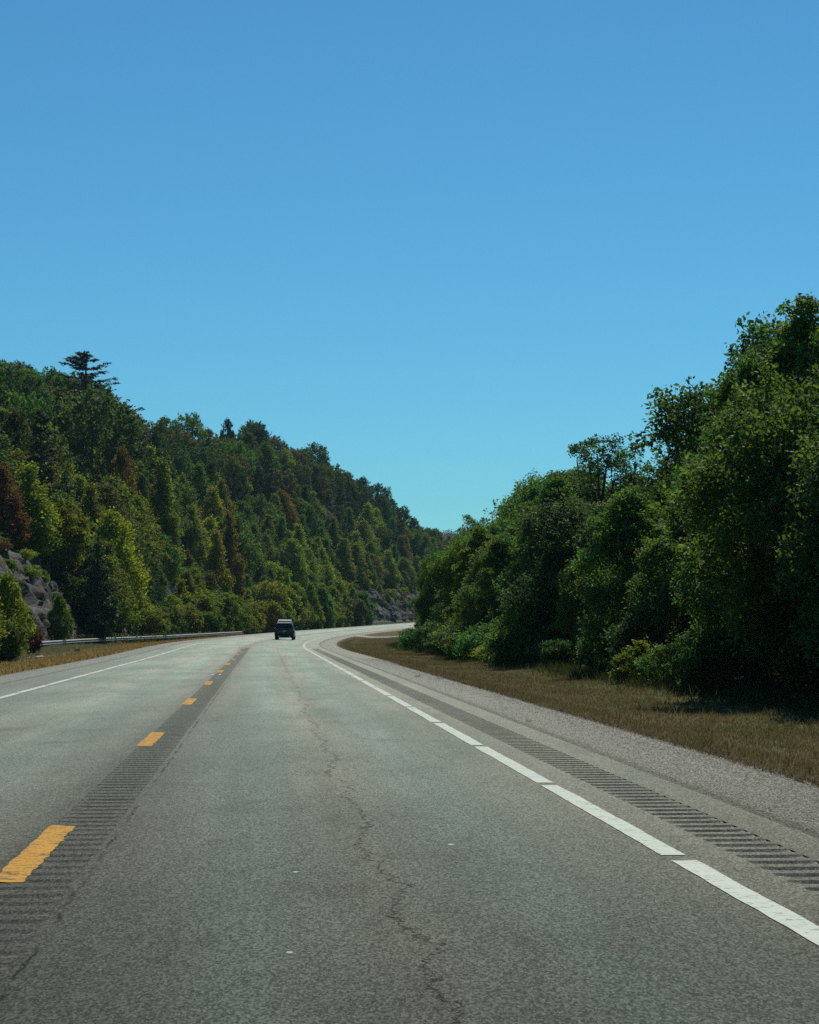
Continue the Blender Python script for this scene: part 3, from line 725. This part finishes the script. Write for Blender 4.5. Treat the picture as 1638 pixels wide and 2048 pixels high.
# foot row between the verge and the rock cut
for i in range(700):
    s_ = rnd.uniform(98, 425); u_ = -rnd.uniform(12.6, 15.6)
    if s_ < 120: u_ = -rnd.uniform(12.6, 15.6)
    elif s_ < 256: u_ = rail_u(s_) - rnd.uniform(2.0, 5.5)
    else: u_ = -rnd.uniform(10.8, 15.2)
    x, y = map(float, xy(s_, u_)); px = 819 + F * x / y
    if px < -100 or (px < 150 and px > 40 and rnd.random() < .5) or not far_enough(x, y, 3.1): continue
    z = float(ground(s_, u_)); h = rnd.uniform(2.4, 4.6) if s_ < 250 else (rnd.uniform(3.5, 6.0) if s_ < 330 else rnd.uniform(5.0, 8.5))
    if -60 < px < 175 and 112 < s_ < 200:
        if rnd.random() < .8 or u_ < -17.2: continue
        h = min(h, 1.7)
    pts.append((x, y)); c = rnd.choices([GR, OL, YG, DO, DK], [.34, .3, .16, .1, .1])[0]
    plant('bush', rnd.choice(BUSH), (x, y, z), h, c, rnd.uniform(.95, 1.2), 'bush')
for i in range(170):                                # scrub on the ledges of the rock
    s_ = rnd.choice([rnd.uniform(150, 185), rnd.uniform(284, 325), rnd.uniform(430, 560), rnd.uniform(430, 560), rnd.uniform(430, 600)]); u_ = -rnd.uniform(17.5, 24)
    if s_ < 190 and rnd.random() < .45: continue
    x, y = map(float, xy(s_, u_)); z = float(ground(s_, u_))
    plant('ledge_shrub', rnd.choice(SHRUB), (x, y, z + .1), rnd.uniform(.7, 1.3) if s_ < 190 else rnd.uniform(.9, 2.4), rnd.choice([OL, DO, YG, RU, GR]), 1.1, 'shrub')

# --- the wood along the right verge
place_px('airy_tree', AIRY[0], 1203, 98, 866, WD, 1.25, label='tall see-through tree standing above the right wood against the sky')
place_px('airy_tree', AIRY[1], 1266, 96, 884, WD, 1.1, label='second see-through tree, slimmer, right of the tallest see-through one')
place_px('airy_tree', AIRY[1], 1172, 102, 874, WD, 1.0, label='see-through tree on the left flank of the tallest see-through one')
place_px('airy_tree', AIRY[1], 936, 150, 1028, WO, .9, label='thin pale sapling sticking up at the far left end of the right wood')
place_px('airy_tree', AIRY[1], 960, 152, 1034, WO, .8, label='thin sapling just right of the pale one at the far end of the wood')
place_px('broadleaf_tree', WOOD[4], 915, 133, 1150, WY, .8, label='yellow-green low tree at the left end of the right wood')
place_px('broadleaf_tree', WOOD[2], 878, 137, 1096, WG, .62, label='green tree ending the right wood where it hides the far road')
place_px('broadleaf_tree', WOOD[2], 1180, 74, 1120, WO, .72, label='round olive tree in front of the dark hollow of the right wood')
place_px('broadleaf_tree', WOOD[3], 1606, 47, 586, WG, 1.1, label='tallest green tree at the right edge of the picture')
place_px('broadleaf_tree', WOOD[0], 1508, 52, 694, WG, .75, label='tall tree stepping down from the tallest one at the right edge')
wp = [(t[3][0], t[3][1]) for t in TREES if t[3][0] > -5 or t[3][1] < 170 and t[3][0] > 0]
def wood_tree(s_, u_, r, lo, hi, fill, protos, wide=1.0):
    x, y = map(float, xy(s_, u_))
    if any((x - a) ** 2 + (y - b) ** 2 < r * r for a, b in wp): return
    z = float(ground(s_, u_)) - .05; px, _ = proj(x, y, z); rp = F * 2.2 / y
    lim = zat(max(float(skyR(px)), float(skyR(px - (.62 if px < 1470 else .36) * rp)) - 14 if px > 1290 else 0) + (rnd.uniform(0, 16) if rnd.random() < .45 else rnd.uniform(16, 80)), y) - z
    h = rnd.uniform(lo, hi)
    if px > 1380 and u_ < 15.1: h = rnd.uniform(6.8, 9)
    if fill and lim < 15: h = max(h, lim) if px < 1700 else h
    h = min(h, lim)
    if h < 1.6: return
    if px - F * min(2.6, .30 * h + .6) / y < 832 and s_ < 230: return
    wp.append((x, y)); c = rnd.choices([WD, WG, WO, WY], [.40, .32, .20, .08] if px < 1240 else [.5, .5, 0, 0])[0]
    plant('broadleaf_tree', rnd.choice(protos), (x, y, z), h, c, rnd.uniform(.9, 1.15) * wide)
for i in range(500): wood_tree(rnd.uniform(18, 172), rnd.uniform(15.5, 19), 4.0, 7, 9, True, WOOD[:4], 1.0)
for i in range(500): wood_tree(rnd.uniform(18, 176), rnd.uniform(12.4, 15), 3.7, 4.0, 8, False, WOOD, 1.05)
for i in range(400): wood_tree(rnd.uniform(20, 200), rnd.uniform(20, 27), 4.0, 8, 11, True, WOOD[:4], 1.1)
for i in range(160): wood_tree(rnd.uniform(30, 300), rnd.uniform(28, 44), 6.0, 8, 11, False, WOOD[:3], 1.2)
for i in range(60): wood_tree(rnd.uniform(276, 420), rnd.uniform(13, 22), 5.0, 6, 9, False, WOOD[:3], 1.2)
sp = []
for i in range(300):
    s_ = rnd.uniform(22, 150); u_ = rnd.uniform(10.9, 12.6)
    x, y = xy(s_, u_)
    if any(abs(s_ - a) < 2.3 for a in sp) or 819 + F * float(x) / float(y) < 852 or (819 + F * float(x) / float(y) > 1380 and (rnd.random() < .7 or float(x) / float(y) > .165)): continue
    sp.append(s_); x, y, z = pt(s_, u_, -.03)
    plant('shrub', rnd.choice(SHRUB), (x, y, z), rnd.uniform(.8, 2.3), rnd.choices([WD, WG, WO, WY], [.3, .4, .2, .1])[0], rnd.uniform(.9, 1.3), 'shrub')
x, y, z = pt(84.5, 11.2, -.03)
plant('shrub', SHRUB[1], (x, y, z), 1.0, YG, 1.5, 'shrub')['label'] = 'low bright yellow-green shrub on the grass edge in front of the dark wood'
print('trees', len(TREES))
# ------------------------------------------------------------------ undergrowth, weeds, grass, far wooded ridge
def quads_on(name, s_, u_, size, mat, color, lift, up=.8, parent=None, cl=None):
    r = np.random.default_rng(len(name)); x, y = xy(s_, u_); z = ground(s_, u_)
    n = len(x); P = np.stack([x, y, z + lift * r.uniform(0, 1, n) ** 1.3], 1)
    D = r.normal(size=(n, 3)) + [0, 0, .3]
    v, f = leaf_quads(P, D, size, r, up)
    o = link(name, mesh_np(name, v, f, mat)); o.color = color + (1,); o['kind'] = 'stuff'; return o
r5 = np.random.default_rng(5)
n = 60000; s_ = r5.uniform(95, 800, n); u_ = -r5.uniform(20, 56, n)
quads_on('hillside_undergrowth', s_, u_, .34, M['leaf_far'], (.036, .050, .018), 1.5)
n = 16000; s_ = r5.uniform(85, 430, n); u_ = np.where(s_ < 256, np.interp(s_, [140, 256], [-16.2, -9.2]) - r5.exponential(1.6, n), -r5.uniform(12.5, 16.2, n))
quads_on('roadside_undergrowth', s_, u_, .20, M['leaf_far'], (.058, .066, .020), .8)
n = 24000; s_ = np.where(r5.uniform(0, 1, n) < .7, r5.uniform(430, 600, n), r5.uniform(200, 640, n)); u_ = -r5.uniform(15.6, 20.5, n)
quads_on('rock_scrub', s_, u_, .22, M['leaf_far'], (.050, .048, .020), .6)
n = 26000; s_ = r5.uniform(16, 190, n); u_ = 11.6 + r5.exponential(3.0, n)
quads_on('wood_undergrowth', s_, np.minimum(u_, 34), .13, M['leaf'], (.028, .048, .016), .9)

def blades(name, s_, u_, h, w, mat, seed, lean=.5):
    r = np.random.default_rng(seed); x, y = xy(s_, u_); z = ground(s_, u_); n = len(x)
    a = r.uniform(0, 6.28, n); hh = h * r.uniform(.45, 1.3, n); ww = w * r.uniform(.6, 1.3, n)
    dx, dy = np.cos(a) * ww / 2, np.sin(a) * ww / 2; lx, ly = r.normal(size=n) * lean * hh, r.normal(size=n) * lean * hh
    v = np.stack([np.stack([x - dx, y - dy, z - .01], 1), np.stack([x + dx, y + dy, z - .01], 1), np.stack([x + lx, y + ly, z + hh], 1)], 1).reshape(-1, 3)
    o = link(name, mesh_np(name, v, np.arange(3 * n).reshape(-1, 3), mat)); o['kind'] = 'stuff'; return o
def grassmat(name, stops):
    t = NT(name); geo_ = t.n('ShaderNodeNewGeometry'); P = geo_.outputs['Position']
    c = t.ramp(t.math('ADD', t.math('MULTIPLY', geo_.outputs['Random Per Island'], .42), t.math('SUBTRACT', t.math('MULTIPLY', t.noise(t.vscale(P, (1, .45, 1)), .8, 5, .65), 1.0), .2)), stops)
    t.set(c, .8, .15)
    tr = t.n('ShaderNodeBsdfTranslucent'); t.l(c, tr.inputs[0]); mx = t.n('ShaderNodeMixShader'); mx.inputs[0].default_value = .5
    t.l(t.b.outputs[0], mx.inputs[1]); t.l(tr.outputs[0], mx.inputs[2]); t.l(mx.outputs[0], t.out.inputs['Surface']); return t.m
M['g_verge'] = grassmat('grass_blades', [(.18, (.095, .125, .040)), (.36, (.15, .15, .055)), (.48, (.165, .125, .056)), (.60, (.15, .10, .048)), (.72, (.22, .17, .085)), (.92, (.40, .33, .19))])
M['g_dry'] = grassmat('dry_grass_blades', [(.15, (.12, .13, .045)), (.38, (.27, .20, .075)), (.6, (.36, .24, .085)), (.9, (.46, .36, .17))])
M['g_straw'] = grassmat('straw', [(.15, (.08, .06, .03)), (.5, (.14, .11, .06)), (.9, (.26, .21, .13))])
M['g_weed'] = grassmat('weeds', [(.15, (.022, .036, .012)), (.5, (.045, .060, .018)), (.75, (.075, .085, .022)), (.95, (.13, .12, .05))])
n = 230000; s_ = 14 + 225 * r5.uniform(0, 1, n) ** 2.0; u_ = r5.uniform(6.1, 12, n)
keep = r5.uniform(0, 1, n) < np.clip((u_ - 6.0) / .8, .25, 1); s_, u_ = s_[keep], u_[keep]
blades('verge_grass', s_, u_, .060, .016, M['g_verge'], 1)
n = 9000; s_ = 14 + 60 * r5.uniform(0, 1, n) ** 1.3; u_ = 6.05 + r5.exponential(.22, n)
blades('verge_straw', s_, u_, .05, .02, M['g_straw'], 2, 1.4)
n = 30000; s_ = r5.uniform(50, 240, n); u_ = -6.15 - np.abs(r5.normal(0, 3.4, n)); u_ = np.maximum(u_, -14)
blades('dry_verge_grass', s_, u_, .13, .05, M['g_dry'], 3)
n = 16000; s_ = r5.uniform(20, 170, n); u_ = 11.0 + r5.normal(0, .45, n)
blades('treeline_weeds', s_, u_, .27, .032, M['g_weed'], 4, .45)

r6 = np.random.default_rng(21)
cs = 14 + 110 * r6.uniform(0, 1, 620) ** 1.4; cu = r6.uniform(6.15, 11, 620); k = r6.integers(0, 620, 13000)
blades('verge_tufts', cs[k] + r6.normal(0, .10, 13000), np.maximum(cu[k] + r6.normal(0, .07, 13000), 6.06), .13, .014, M['g_verge'], 22, .6)
def pebbles(name, n, s_, u_, size, mat):
    r = np.random.default_rng(n); x, y = xy(s_, u_); z = np.where(np.abs(u_) < 6.1, zsh(s_, u_), ground(s_, u_) + .005)
    q = np.array([(1, 0, -.3), (-.5, .87, -.3), (-.5, -.87, -.3), (0, 0, .6)]); sz = size * r.uniform(.5, 1.6, n)
    v = q[None] * sz[:, None, None] * r.uniform(.7, 1.3, (n, 4, 1)) + np.stack([x, y, z + sz * .2], 1)[:, None]
    f = (np.array([(0, 1, 3), (1, 2, 3), (2, 0, 3)])[None] + 4 * np.arange(n)[:, None, None]).reshape(-1, 3)
    o = link(name, mesh_np(name, v.reshape(-1, 3), f, mat)); o['kind'] = 'stuff'
n = 9000; pebbles('shoulder_gravel', n, 13 + 75 * r6.uniform(0, 1, n) ** 1.5, 6.1 - np.abs(r6.normal(0, .45, n)) + r6.exponential(.12, n), .012, M['gravel'])
# far wooded ridge closing the valley
def far_ridge():
    xs = np.linspace(-260, 420, 230); ys = np.linspace(1180, 1420, 24); X, Y = np.meshgrid(xs, ys, indexing='ij')
    q = np.clip((Y - 1180) / 120, 0, 1)
    bump_ = np.sin(X * .23 + np.sin(Y * .17) * 2) * 1.5 + np.sin(X * .51 + Y * .3) * 1.2 + np.sin(X * .11 + Y * .07) * 2
    Z = 2 + q ** .7 * np.interp(X, [-260, 20, 130, 420], [70, 57, 47, 34]) + bump_ * q
    v = np.stack([X.ravel(), Y.ravel(), Z.ravel()], 1)
    o = link('far_ridge', mesh_np('far_ridge', v, grid_faces(*X.shape), M['soil'], True)); o['kind'] = 'structure'; o['label'] = 'distant dark wooded ridge seen in the gap at the bend'
    r = np.random.default_rng(8); n = 60000; xi = r.uniform(-250, 410, n); yi = r.uniform(1185, 1400, n)
    qi = np.clip((yi - 1180) / 120, 0, 1)
    zi = 2 + qi ** .7 * np.interp(xi, [-260, 20, 130, 420], [70, 57, 47, 34]) + (np.sin(xi * .23 + np.sin(yi * .17) * 2) * 1.5 + np.sin(xi * .51 + yi * .3) * 1.2 + np.sin(xi * .11 + yi * .07) * 2) * qi
    vv, ff = leaf_quads(np.stack([xi, yi, zi + r.uniform(0, 2.5, n)], 1), r.normal(size=(n, 3)), .95, r)
    w = link('far_woodland', mesh_np('far_woodland', vv, ff, M['leaf_far'])); w.color = (.022, .040, .022, 1); w['kind'] = 'stuff'
far_ridge()

# ------------------------------------------------------------------ guardrails
def guardrail(name, path, label, ztop, posts=True, end_cap=True):
    """path: dense list of (x, y) ; W-beam facing the road, timber posts behind"""
    root = empty(name, (path[0][0], path[0][1], ztop[0] - .75)); props(root, label, 'guardrail')
    O = Vector(root.location)
    pr = [(.0, -.155), (.028, -.135), (.070, -.105), (.082, -.078), (.070, -.050), (.012, -.018), (.004, 0), (.012, .018), (.070, .050), (.082, .078), (.070, .105), (.028, .135), (.0, .155), (-.014, .150)]
    v = []; n = len(path)
    nrm = []
    for i in range(n):
        a = path[max(i - 1, 0)]; b = path[min(i + 1, n - 1)]; d = Vector((b[0] - a[0], b[1] - a[1])).normalized(); nrm.append(Vector((d.y, -d.x)))
        for (o_, zz) in pr:
            p = (path[i][0] + nrm[i].x * (o_ + .10), path[i][1] + nrm[i].y * (o_ + .10), ztop[i] - .155 + zz); v.append((p[0] - O.x, p[1] - O.y, p[2] - O.z))
    me = mesh_np('rail', v, grid_faces(n, len(pr)), M['steel'], True); rail = link('rail', me, root)
    sm = rail.modifiers.new('thick', 'SOLIDIFY'); sm.thickness = .004
    pm = MB(); pm.box((0, 0, -.05), (.16, .2, 1.35)); pme = pm.mesh('post', M['post'])
    bm_ = MB(); bm_.box((0, 0, 0), (.14, .19, .34)); bme = bm_.mesh('spacer_block', M['post'])
    for i in range(0, n, 2):
        d = nrm[i]; rz = math.atan2(d.y, d.x)
        p = link('post', pme, root); p.location = (path[i][0] - d.x * .13 - O.x, path[i][1] - d.y * .13 - O.y, ztop[i] - .70 - O.z); p.rotation_euler = (0, 0, rz)
        b = link('spacer_block', bme, root); b.location = (path[i][0] + d.x * .022 - O.x, path[i][1] + d.y * .022 - O.y, ztop[i] - .155 - O.z); b.rotation_euler = (0, 0, rz)
    if end_cap:
        i = n - 1; d = nrm[i]; t = Vector((-d.y, d.x)); rz = math.atan2(d.y, d.x)
        e = MB(); e.tube([(0, 0, -.17), (0, 0, .17)], [.16, .16], 12)
        eo = link('end_terminal', e.mesh('end_terminal', M['steel'], False), root)
        eo.location = (path[i][0] + d.x * .12 + t.x * .1 - O.x, path[i][1] + d.y * .12 + t.y * .1 - O.y, ztop[i] - .155 - O.z)
    return root
kx = np.array([(72, 140), (80, 145), (120, 156), (166, 168), (240, 187), (332, 212), (405, 231), (482, 250)], float)
ky = np.linspace(140, 250, 59); kpx = np.interp(ky, kx[:, 1], kx[:, 0])
kpx = np.convolve(np.pad(kpx, 4, mode='reflect', reflect_type='odd'), np.ones(9) / 9, 'valid')
rowt = np.interp(kpx, [66, 80, 166, 250, 332, 482], [1284.5, 1283, 1277.6, 1274, 1270.6, 1262.6])
guardrail('guardrail', [(at(p, y_), y_) for p, y_ in zip(kpx, ky)], 'long grey steel guardrail on posts above the dry grass, left of the road', [zat(r_, y_) for r_, y_ in zip(rowt, ky)])
gp = [tuple(map(float, xy(s_, 6.7 - .02 * (s_ - 372) if s_ < 0 else 6.7))) for s_ in np.arange(368, 440, 1.9)]
guardrail('guardrail', gp[::-1], 'short end of a guardrail half hidden by the right wood at the far bend', [float(ground(s_, 6.7)) + .74 for s_ in np.arange(368, 440, 1.9)][::-1])

# ------------------------------------------------------------------ dark sport utility vehicle
def suv():
    s_, u_ = 190.0, 1.22
    x, y, _ = pt(s_, u_); z = float(zroad(s_, u_))
    root = empty('dark_suv', (x, y, z), -heading(s_)); root.scale = (.95, .95, .95)
    props(root, 'dark sport utility vehicle driving away in the right lane, pale roof bar', 'car')
    W, L = .955, 2.48                              # half width, half length; y = forward
    def loop(y_, w, z0, z1, zs, tuck=.90, top=.93):
        h = []
        pts_ = [(tuck, z0), (.985, z0 + .10), (1, (z0 + zs) / 2), (.985, zs), (top, z1 - .05), (top - .05, z1)]
        for (k, zz) in pts_: h.append((w * k, y_, zz))
        return h + [(-a, b, c) for a, b, c in reversed(h)]
    mb = MB()
    mb.loft([loop(-L, W * .90, .42, .95, .80), loop(-L + .10, W * .97, .33, 1.02, .88), loop(-L + .45, W, .26, 1.08, .95), loop(-1.2, W, .24, 1.10, .95), loop(1.0, W * .99, .24, 1.08, .94),
             loop(1.9, W * .96, .26, 1.0, .88), loop(2.3, W * .88, .32, .90, .78), loop(2.46, W * .74, .42, .78, .7)])
    def gl(y_, wb, wt, zb, zt):
        h = [(wb, y_, zb), (wb * .5 + wt * .5 + .015, y_, (zb + zt) / 2), (wt, y_, zt - .07), (wt - .10, y_, zt)]
        return h + [(-a, b, c) for a, b, c in reversed(h)]
    mb.loft([gl(-2.36, .84, .74, 1.04, 1.12), gl(-2.24, .86, .72, 1.06, 1.38), gl(-2.13, .87, .70, 1.06, 1.60), gl(-1.92, .87, .70, 1.06, 1.695), gl(-1.5, .88, .71, 1.06, 1.73), gl(-.3, .88, .71, 1.06, 1.76), gl(.3, .88, .70, 1.06, 1.72), gl(1.15, .84, .70, 1.02, 1.12)])
    body = link('body', mb.mesh('body', M['carpaint'], False), root)
    bv = body.modifiers.new('soft', 'BEVEL'); bv.width = .03; bv.segments = 2; bv.limit_method = 'ANGLE'; bv.angle_limit = R(25)
    def part(name, m, mat, parent=root, sm=False): return link(name, m.mesh(name, mat, sm), parent)
    q = MB(); q.add([(-.70, -2.365, 1.14), (.70, -2.365, 1.14), (.63, -2.075, 1.62), (-.63, -2.075, 1.62), (-.68, -2.33, 1.15), (.68, -2.33, 1.15), (.61, -2.04, 1.61), (-.61, -2.04, 1.61)],
                    [(0, 1, 2, 3), (7, 6, 5, 4), (0, 4, 5, 1), (1, 5, 6, 2), (2, 6, 7, 3), (3, 7, 4, 0)])
    rw = part('rear_window', q, M['glass'])
    w = MB(); w.tube([(0.0, -2.372, 1.165), (.46, -2.33, 1.22)], [.012, .008], 5); part('wiper', w, M['trim'], rw)
    for sgn in (-1, 1):
        g = MB(); g.add([(sgn * .872, -1.85, 1.13), (sgn * .885, .65, 1.12), (sgn * .752, .10, 1.60), (sgn * .748, -1.55, 1.60), (sgn * .84, -1.85, 1.13), (sgn * .85, .65, 1.12), (sgn * .72, .10, 1.60), (sgn * .72, -1.55, 1.60)],
                        [(0, 1, 2, 3), (7, 6, 5, 4), (0, 4, 5, 1), (1, 5, 6, 2), (2, 6, 7, 3), (3, 7, 4, 0)]); part('side_window', g, M['glass'])
        t = MB(); t.box((sgn * .74, -2.40, .96), (.34, .16, .17)); o = part('tail_light', t, M['lamp_red']); b = o.modifiers.new('b', 'BEVEL'); b.width = .03; b.segments = 2
        m_ = MB(); m_.box((sgn * 1.03, .62, 1.12), (.20, .12, .15)); o = part('wing_mirror', m_, M['carpaint']); b = o.modifiers.new('b', 'BEVEL'); b.width = .04; b.segments = 2
        a = MB(); a.box((sgn * .93, .62, 1.07), (.10, .05, .04)); part('mirror_arm', a, M['trim'], o)
        r_ = MB(); r_.tube([(sgn * .60, -1.75, 1.70), (sgn * .61, -1.6, 1.79), (sgn * .61, -.1, 1.82), (sgn * .60, .1, 1.73)], [.022] * 4, 6); part('roof_rail', r_, M['chrome'])
        d = MB(); d.tube([(sgn * .52, -2.44, .335), (sgn * .52, -2.2, .335)], [.045, .045], 10); part('exhaust_pipe', d, M['chrome'])
        for yy in (-1.46, 1.46):
            tw = MB(); cx = sgn * .80
            ring = [(.20, .13), (.27, .132), (.345, .12), (.375, .085), (.375, -.085), (.345, -.12), (.27, -.132), (.20, -.13)]
            N = 28; v = []; f = []
            for i in range(N):
                a_ = 6.2832 * i / N
                for (rr, oo) in ring: v.append((cx + oo, yy + rr * math.cos(a_), .375 + rr * math.sin(a_)))
            for i in range(N):
                for j in range(8): f.append((i * 8 + j, ((i + 1) % N) * 8 + j, ((i + 1) % N) * 8 + (j + 1) % 8, i * 8 + (j + 1) % 8))
            tw.add(v, f); wheel = part('wheel', tw, M['tyre'], root, True)
            rm = MB(); rm.tube([(cx - .11, yy, .375), (cx + .11, yy, .375)], [.21, .21], 20)
            for i in range(5):
                a_ = 6.2832 * i / 5; rm.box((cx + sgn * .115, yy + .11 * math.cos(a_), .375 + .11 * math.sin(a_)), (.02, .05, .20), Matrix.Rotation(a_ - R(90), 3, 'X'))
            part('rim', rm, M['rim'], wheel)
    b = MB(); b.box((0, -2.47, .50), (1.62, .10, .24)); o = part('rear_bumper', b, M['trim']); k = o.modifiers.new('b', 'BEVEL'); k.width = .04; k.segments = 2
    p = MB(); p.box((0, -2.497, .86), (.31, .012, .16)); part('licence_plate', p, M['plate'])
    h = MB(); h.box((0, -2.495, .985), (.9, .03, .035)); part('tailgate_trim', h, M['trim'])
    sp_ = MB(); sp_.add([(-.66, -2.22, 1.60), (.66, -2.22, 1.60), (.68, -1.93, 1.735), (-.68, -1.93, 1.735), (-.66, -2.22, 1.575), (.66, -2.22, 1.575), (.68, -1.93, 1.70), (-.68, -1.93, 1.70)],
                        [(0, 1, 2, 3), (7, 6, 5, 4), (0, 4, 5, 1), (1, 5, 6, 2), (2, 6, 7, 3), (3, 7, 4, 0)]); part('roof_spoiler', sp_, M['spoiler'])
    ra = MB(); pr_ = [(-.62 + .17 * math.cos(a_), 1.845 + .085 * math.sin(a_)) for a_ in np.linspace(0, math.pi, 9)]
    ra.loft([[(xx, yy, zz) for yy, zz in pr_] for xx in (-.62, .62)]); o = part('roof_bar', ra, M['bar']); o['label'] = 'pale bar across the roof'
    for sgn in (-1, 1):
        f_ = MB(); f_.box((sgn * .5, -.62, 1.79), (.06, .10, .10)); part('bar_foot', f_, M['trim'])
    fl = MB(); fl.box((0, 0, .27), (1.5, 4.3, .10)); part('underbody', fl, M['trim'])
    return root
suv()

# ------------------------------------------------------------------ small things
for (px, row, k, lab) in ((158, 1296, .42, 'pale flat stone lying at the foot of the guardrail posts'), (80, 1311, .40, 'grey flat stone in the grass below the buried guardrail end'), (55, 1318, .26, 'small grey stone left of the flat one in the grass')):
    Y = 135 if px > 100 else 112
    x = at(px, Y); s_, u_ = su(x, Y); o = place_rock(s_, u_, k, .05, None, 'stone'); o.scale = (k * 1.3, k * .8, k * .6); me_ = o.data.copy(); me_.materials[0] = M['pale_stone']; o.data = me_; props(o, lab, 'stone', 'stones in the left verge')
def scrap(name, pts_, s_, u_, col, label, cat, rz):
    m = MB(); n = len(pts_); m.add([(a, b, c) for a, b, c in pts_] + [(a, b, c - .003) for a, b, c in pts_], [tuple(range(n)), tuple(range(2 * n - 1, n - 1, -1))] + [(i, (i + 1) % n, n + (i + 1) % n, n + i) for i in range(n)])
    me = m.mesh(name, flat(name + '_surface', col, .7, .3, 0, .2, 30)); bm = bmesh.new(); bm.from_mesh(me); bmesh.ops.recalc_face_normals(bm, faces=bm.faces); bm.to_mesh(me); bm.free()
    o = link(name, me); x, y = xy(s_, u_)
    o.location = (float(x), float(y), float(zroad(s_, u_)) + .006); o.rotation_euler = (0, 0, rz); props(o, label, cat, 'scraps on the asphalt'); return o
def on_road(px, row):
    Y = EYE * F / (row - HROW); return su(at(px, Y), Y)
lf = [(-.034, -.004, .003), (-.012, -.030, .001), (.014, -.026, .001), (.036, .004, .008), (.010, .034, .016), (-.018, .030, .014)]
for i, (px, row, col, lab, k) in enumerate(((902, 1692, (.62, .62, .55), 'white paper scrap lying in the right wheel path', 1.0), (591, 1747, (.60, .62, .55), 'white scrap lying left of the lane crack', .85), (579, 1909, (.50, .56, .50), 'pale crumpled scrap on the nearest stretch of asphalt', .8),
        (835, 1352, (.03, .025, .02), 'dark scrap of debris on the right shoulder, farther one', 3.2), (878, 1355, (.03, .025, .02), 'dark scrap of debris on the right shoulder, nearer the grass', 3.2), (1058, 1440, (.03, .026, .02), 'small dark twig on the shoulder near the rumble strip', 2.0), (1280, 1483, (.035, .03, .022), 'dark dead leaf lying on the chip shoulder near the grass', 1.6))):
    s_, u_ = on_road(px, row); k *= .62 if i < 3 else .8; o = scrap('litter_scrap' if i < 3 else 'debris_scrap', lf, s_, u_, col, lab, 'litter', rnd.uniform(-.4, .4)); o.scale = (k, k * (.5 if i < 3 else .8), k * .8)
    if u_ > 4.7: o.location.z -= .02

# ------------------------------------------------------------------ labels for the woods: colour, kind, and where it stands
def words(n): return ['first', 'second', 'third', 'fourth', 'fifth', 'sixth', 'seventh', 'eighth', 'ninth', 'tenth', 'eleventh', 'twelfth', 'thirteenth', 'fourteenth', 'fifteenth', 'sixteenth', 'seventeenth', 'eighteenth', 'nineteenth', 'twentieth'][n]
KIND = {'broadleaf_tree': 'broadleaf tree', 'poplar_tree': 'pointed tree', 'cedar_tree': 'cedar', 'pine_tree': 'pine', 'bush': 'bush', 'shrub': 'shrub', 'ledge_shrub': 'shrub', 'airy_tree': 'see-through tree', 'sapling': 'sapling'}
buckets = {}
for o, name, cw, (x, y, z), h in TREES:
    px, row = proj(x, y, z + h * .6); s_, u_ = su(x, y)
    side = 'R' if u_ > 0 else 'L'
    if side == 'L':
        g = {'bush': 'bushes along the left roadside', 'ledge_shrub': 'shrubs growing on the rock cut'}.get(name, 'trees of the left hillside wood')
        tier = 'at the hill foot' if u_ > -19 else 'low on the left hill' if u_ > -28 else 'halfway up the left hill' if u_ > -39 else 'high on the left hill' if u_ > -46 else 'on the ridge skyline'
        if name == 'ledge_shrub': tier = 'on a rock ledge'
        col_ = 'above the rock slope' if px < 140 else 'above the near guardrail' if px < 300 else 'above the far guardrail' if px < 470 else 'behind the dark vehicle' if px < 640 else 'above the far bend' if px < 760 else 'over the far rock face'
        base = f'{cw} {KIND[name]} {tier} {col_}'
    else:
        g = 'shrubs along the right treeline' if name == 'shrub' else 'trees of the right wood'
        tier = 'at the grass edge' if u_ < 12.3 else 'in the front row' if u_ < 15.3 else 'behind the front row' if u_ < 19.5 else 'deep in the wood'
        col_ = 'outside the right edge' if px > 1640 else 'by the right edge' if px > 1480 else 'right of the see-through trees' if px > 1300 else 'under the see-through trees' if px > 1130 else 'left of the see-through trees' if px > 990 else 'near the far end of the wood'
        base = f'{cw} {KIND[name]} {tier} {col_}'
    base = base.replace('olive green', 'olive').replace('dark green', 'dark').replace('rusty orange', 'rusty').replace('broadleaf tree', 'broadleaf').replace('reddish brown', 'reddish')
    o['group'] = g
    if side == 'L' and len(base.split()) > 12: base = base.replace('the left hill', 'the hill')
    if 'label' not in o: buckets.setdefault(base, []).append((px, o))
for base, L_ in buckets.items():
    L_.sort(key=lambda t: t[0])
    for i, (px, o) in enumerate(L_):
        if len(L_) == 1: o['label'] = base
        elif len(L_) <= 20: o['label'] = words(i) + ' from left, ' + base
        else: o['label'] = base

# ------------------------------------------------------------------ thin air between here and the far hill
hb = MB(); hb.box((60, 640, 40), (2400, 1720, 92)); hz = link('haze', hb.mesh('haze')); hz['kind'] = 'stuff'
hm = bpy.data.materials.new('thin_haze'); hm.use_nodes = True; hn = hm.node_tree
hn.nodes.remove(hn.nodes['Principled BSDF']); pv = hn.nodes.new('ShaderNodeVolumePrincipled'); hn.links.new(pv.outputs[0], hn.nodes['Material Output'].inputs['Volume'])
pv.inputs['Color'].default_value = (.55, .86, 1.0, 1); pv.inputs['Density'].default_value = 9e-5; pv.inputs['Anisotropy'].default_value = 0.0
hz.data.materials.append(hm)
sc.cycles.volume_bounces = 0
sc.cycles.use_denoising = False
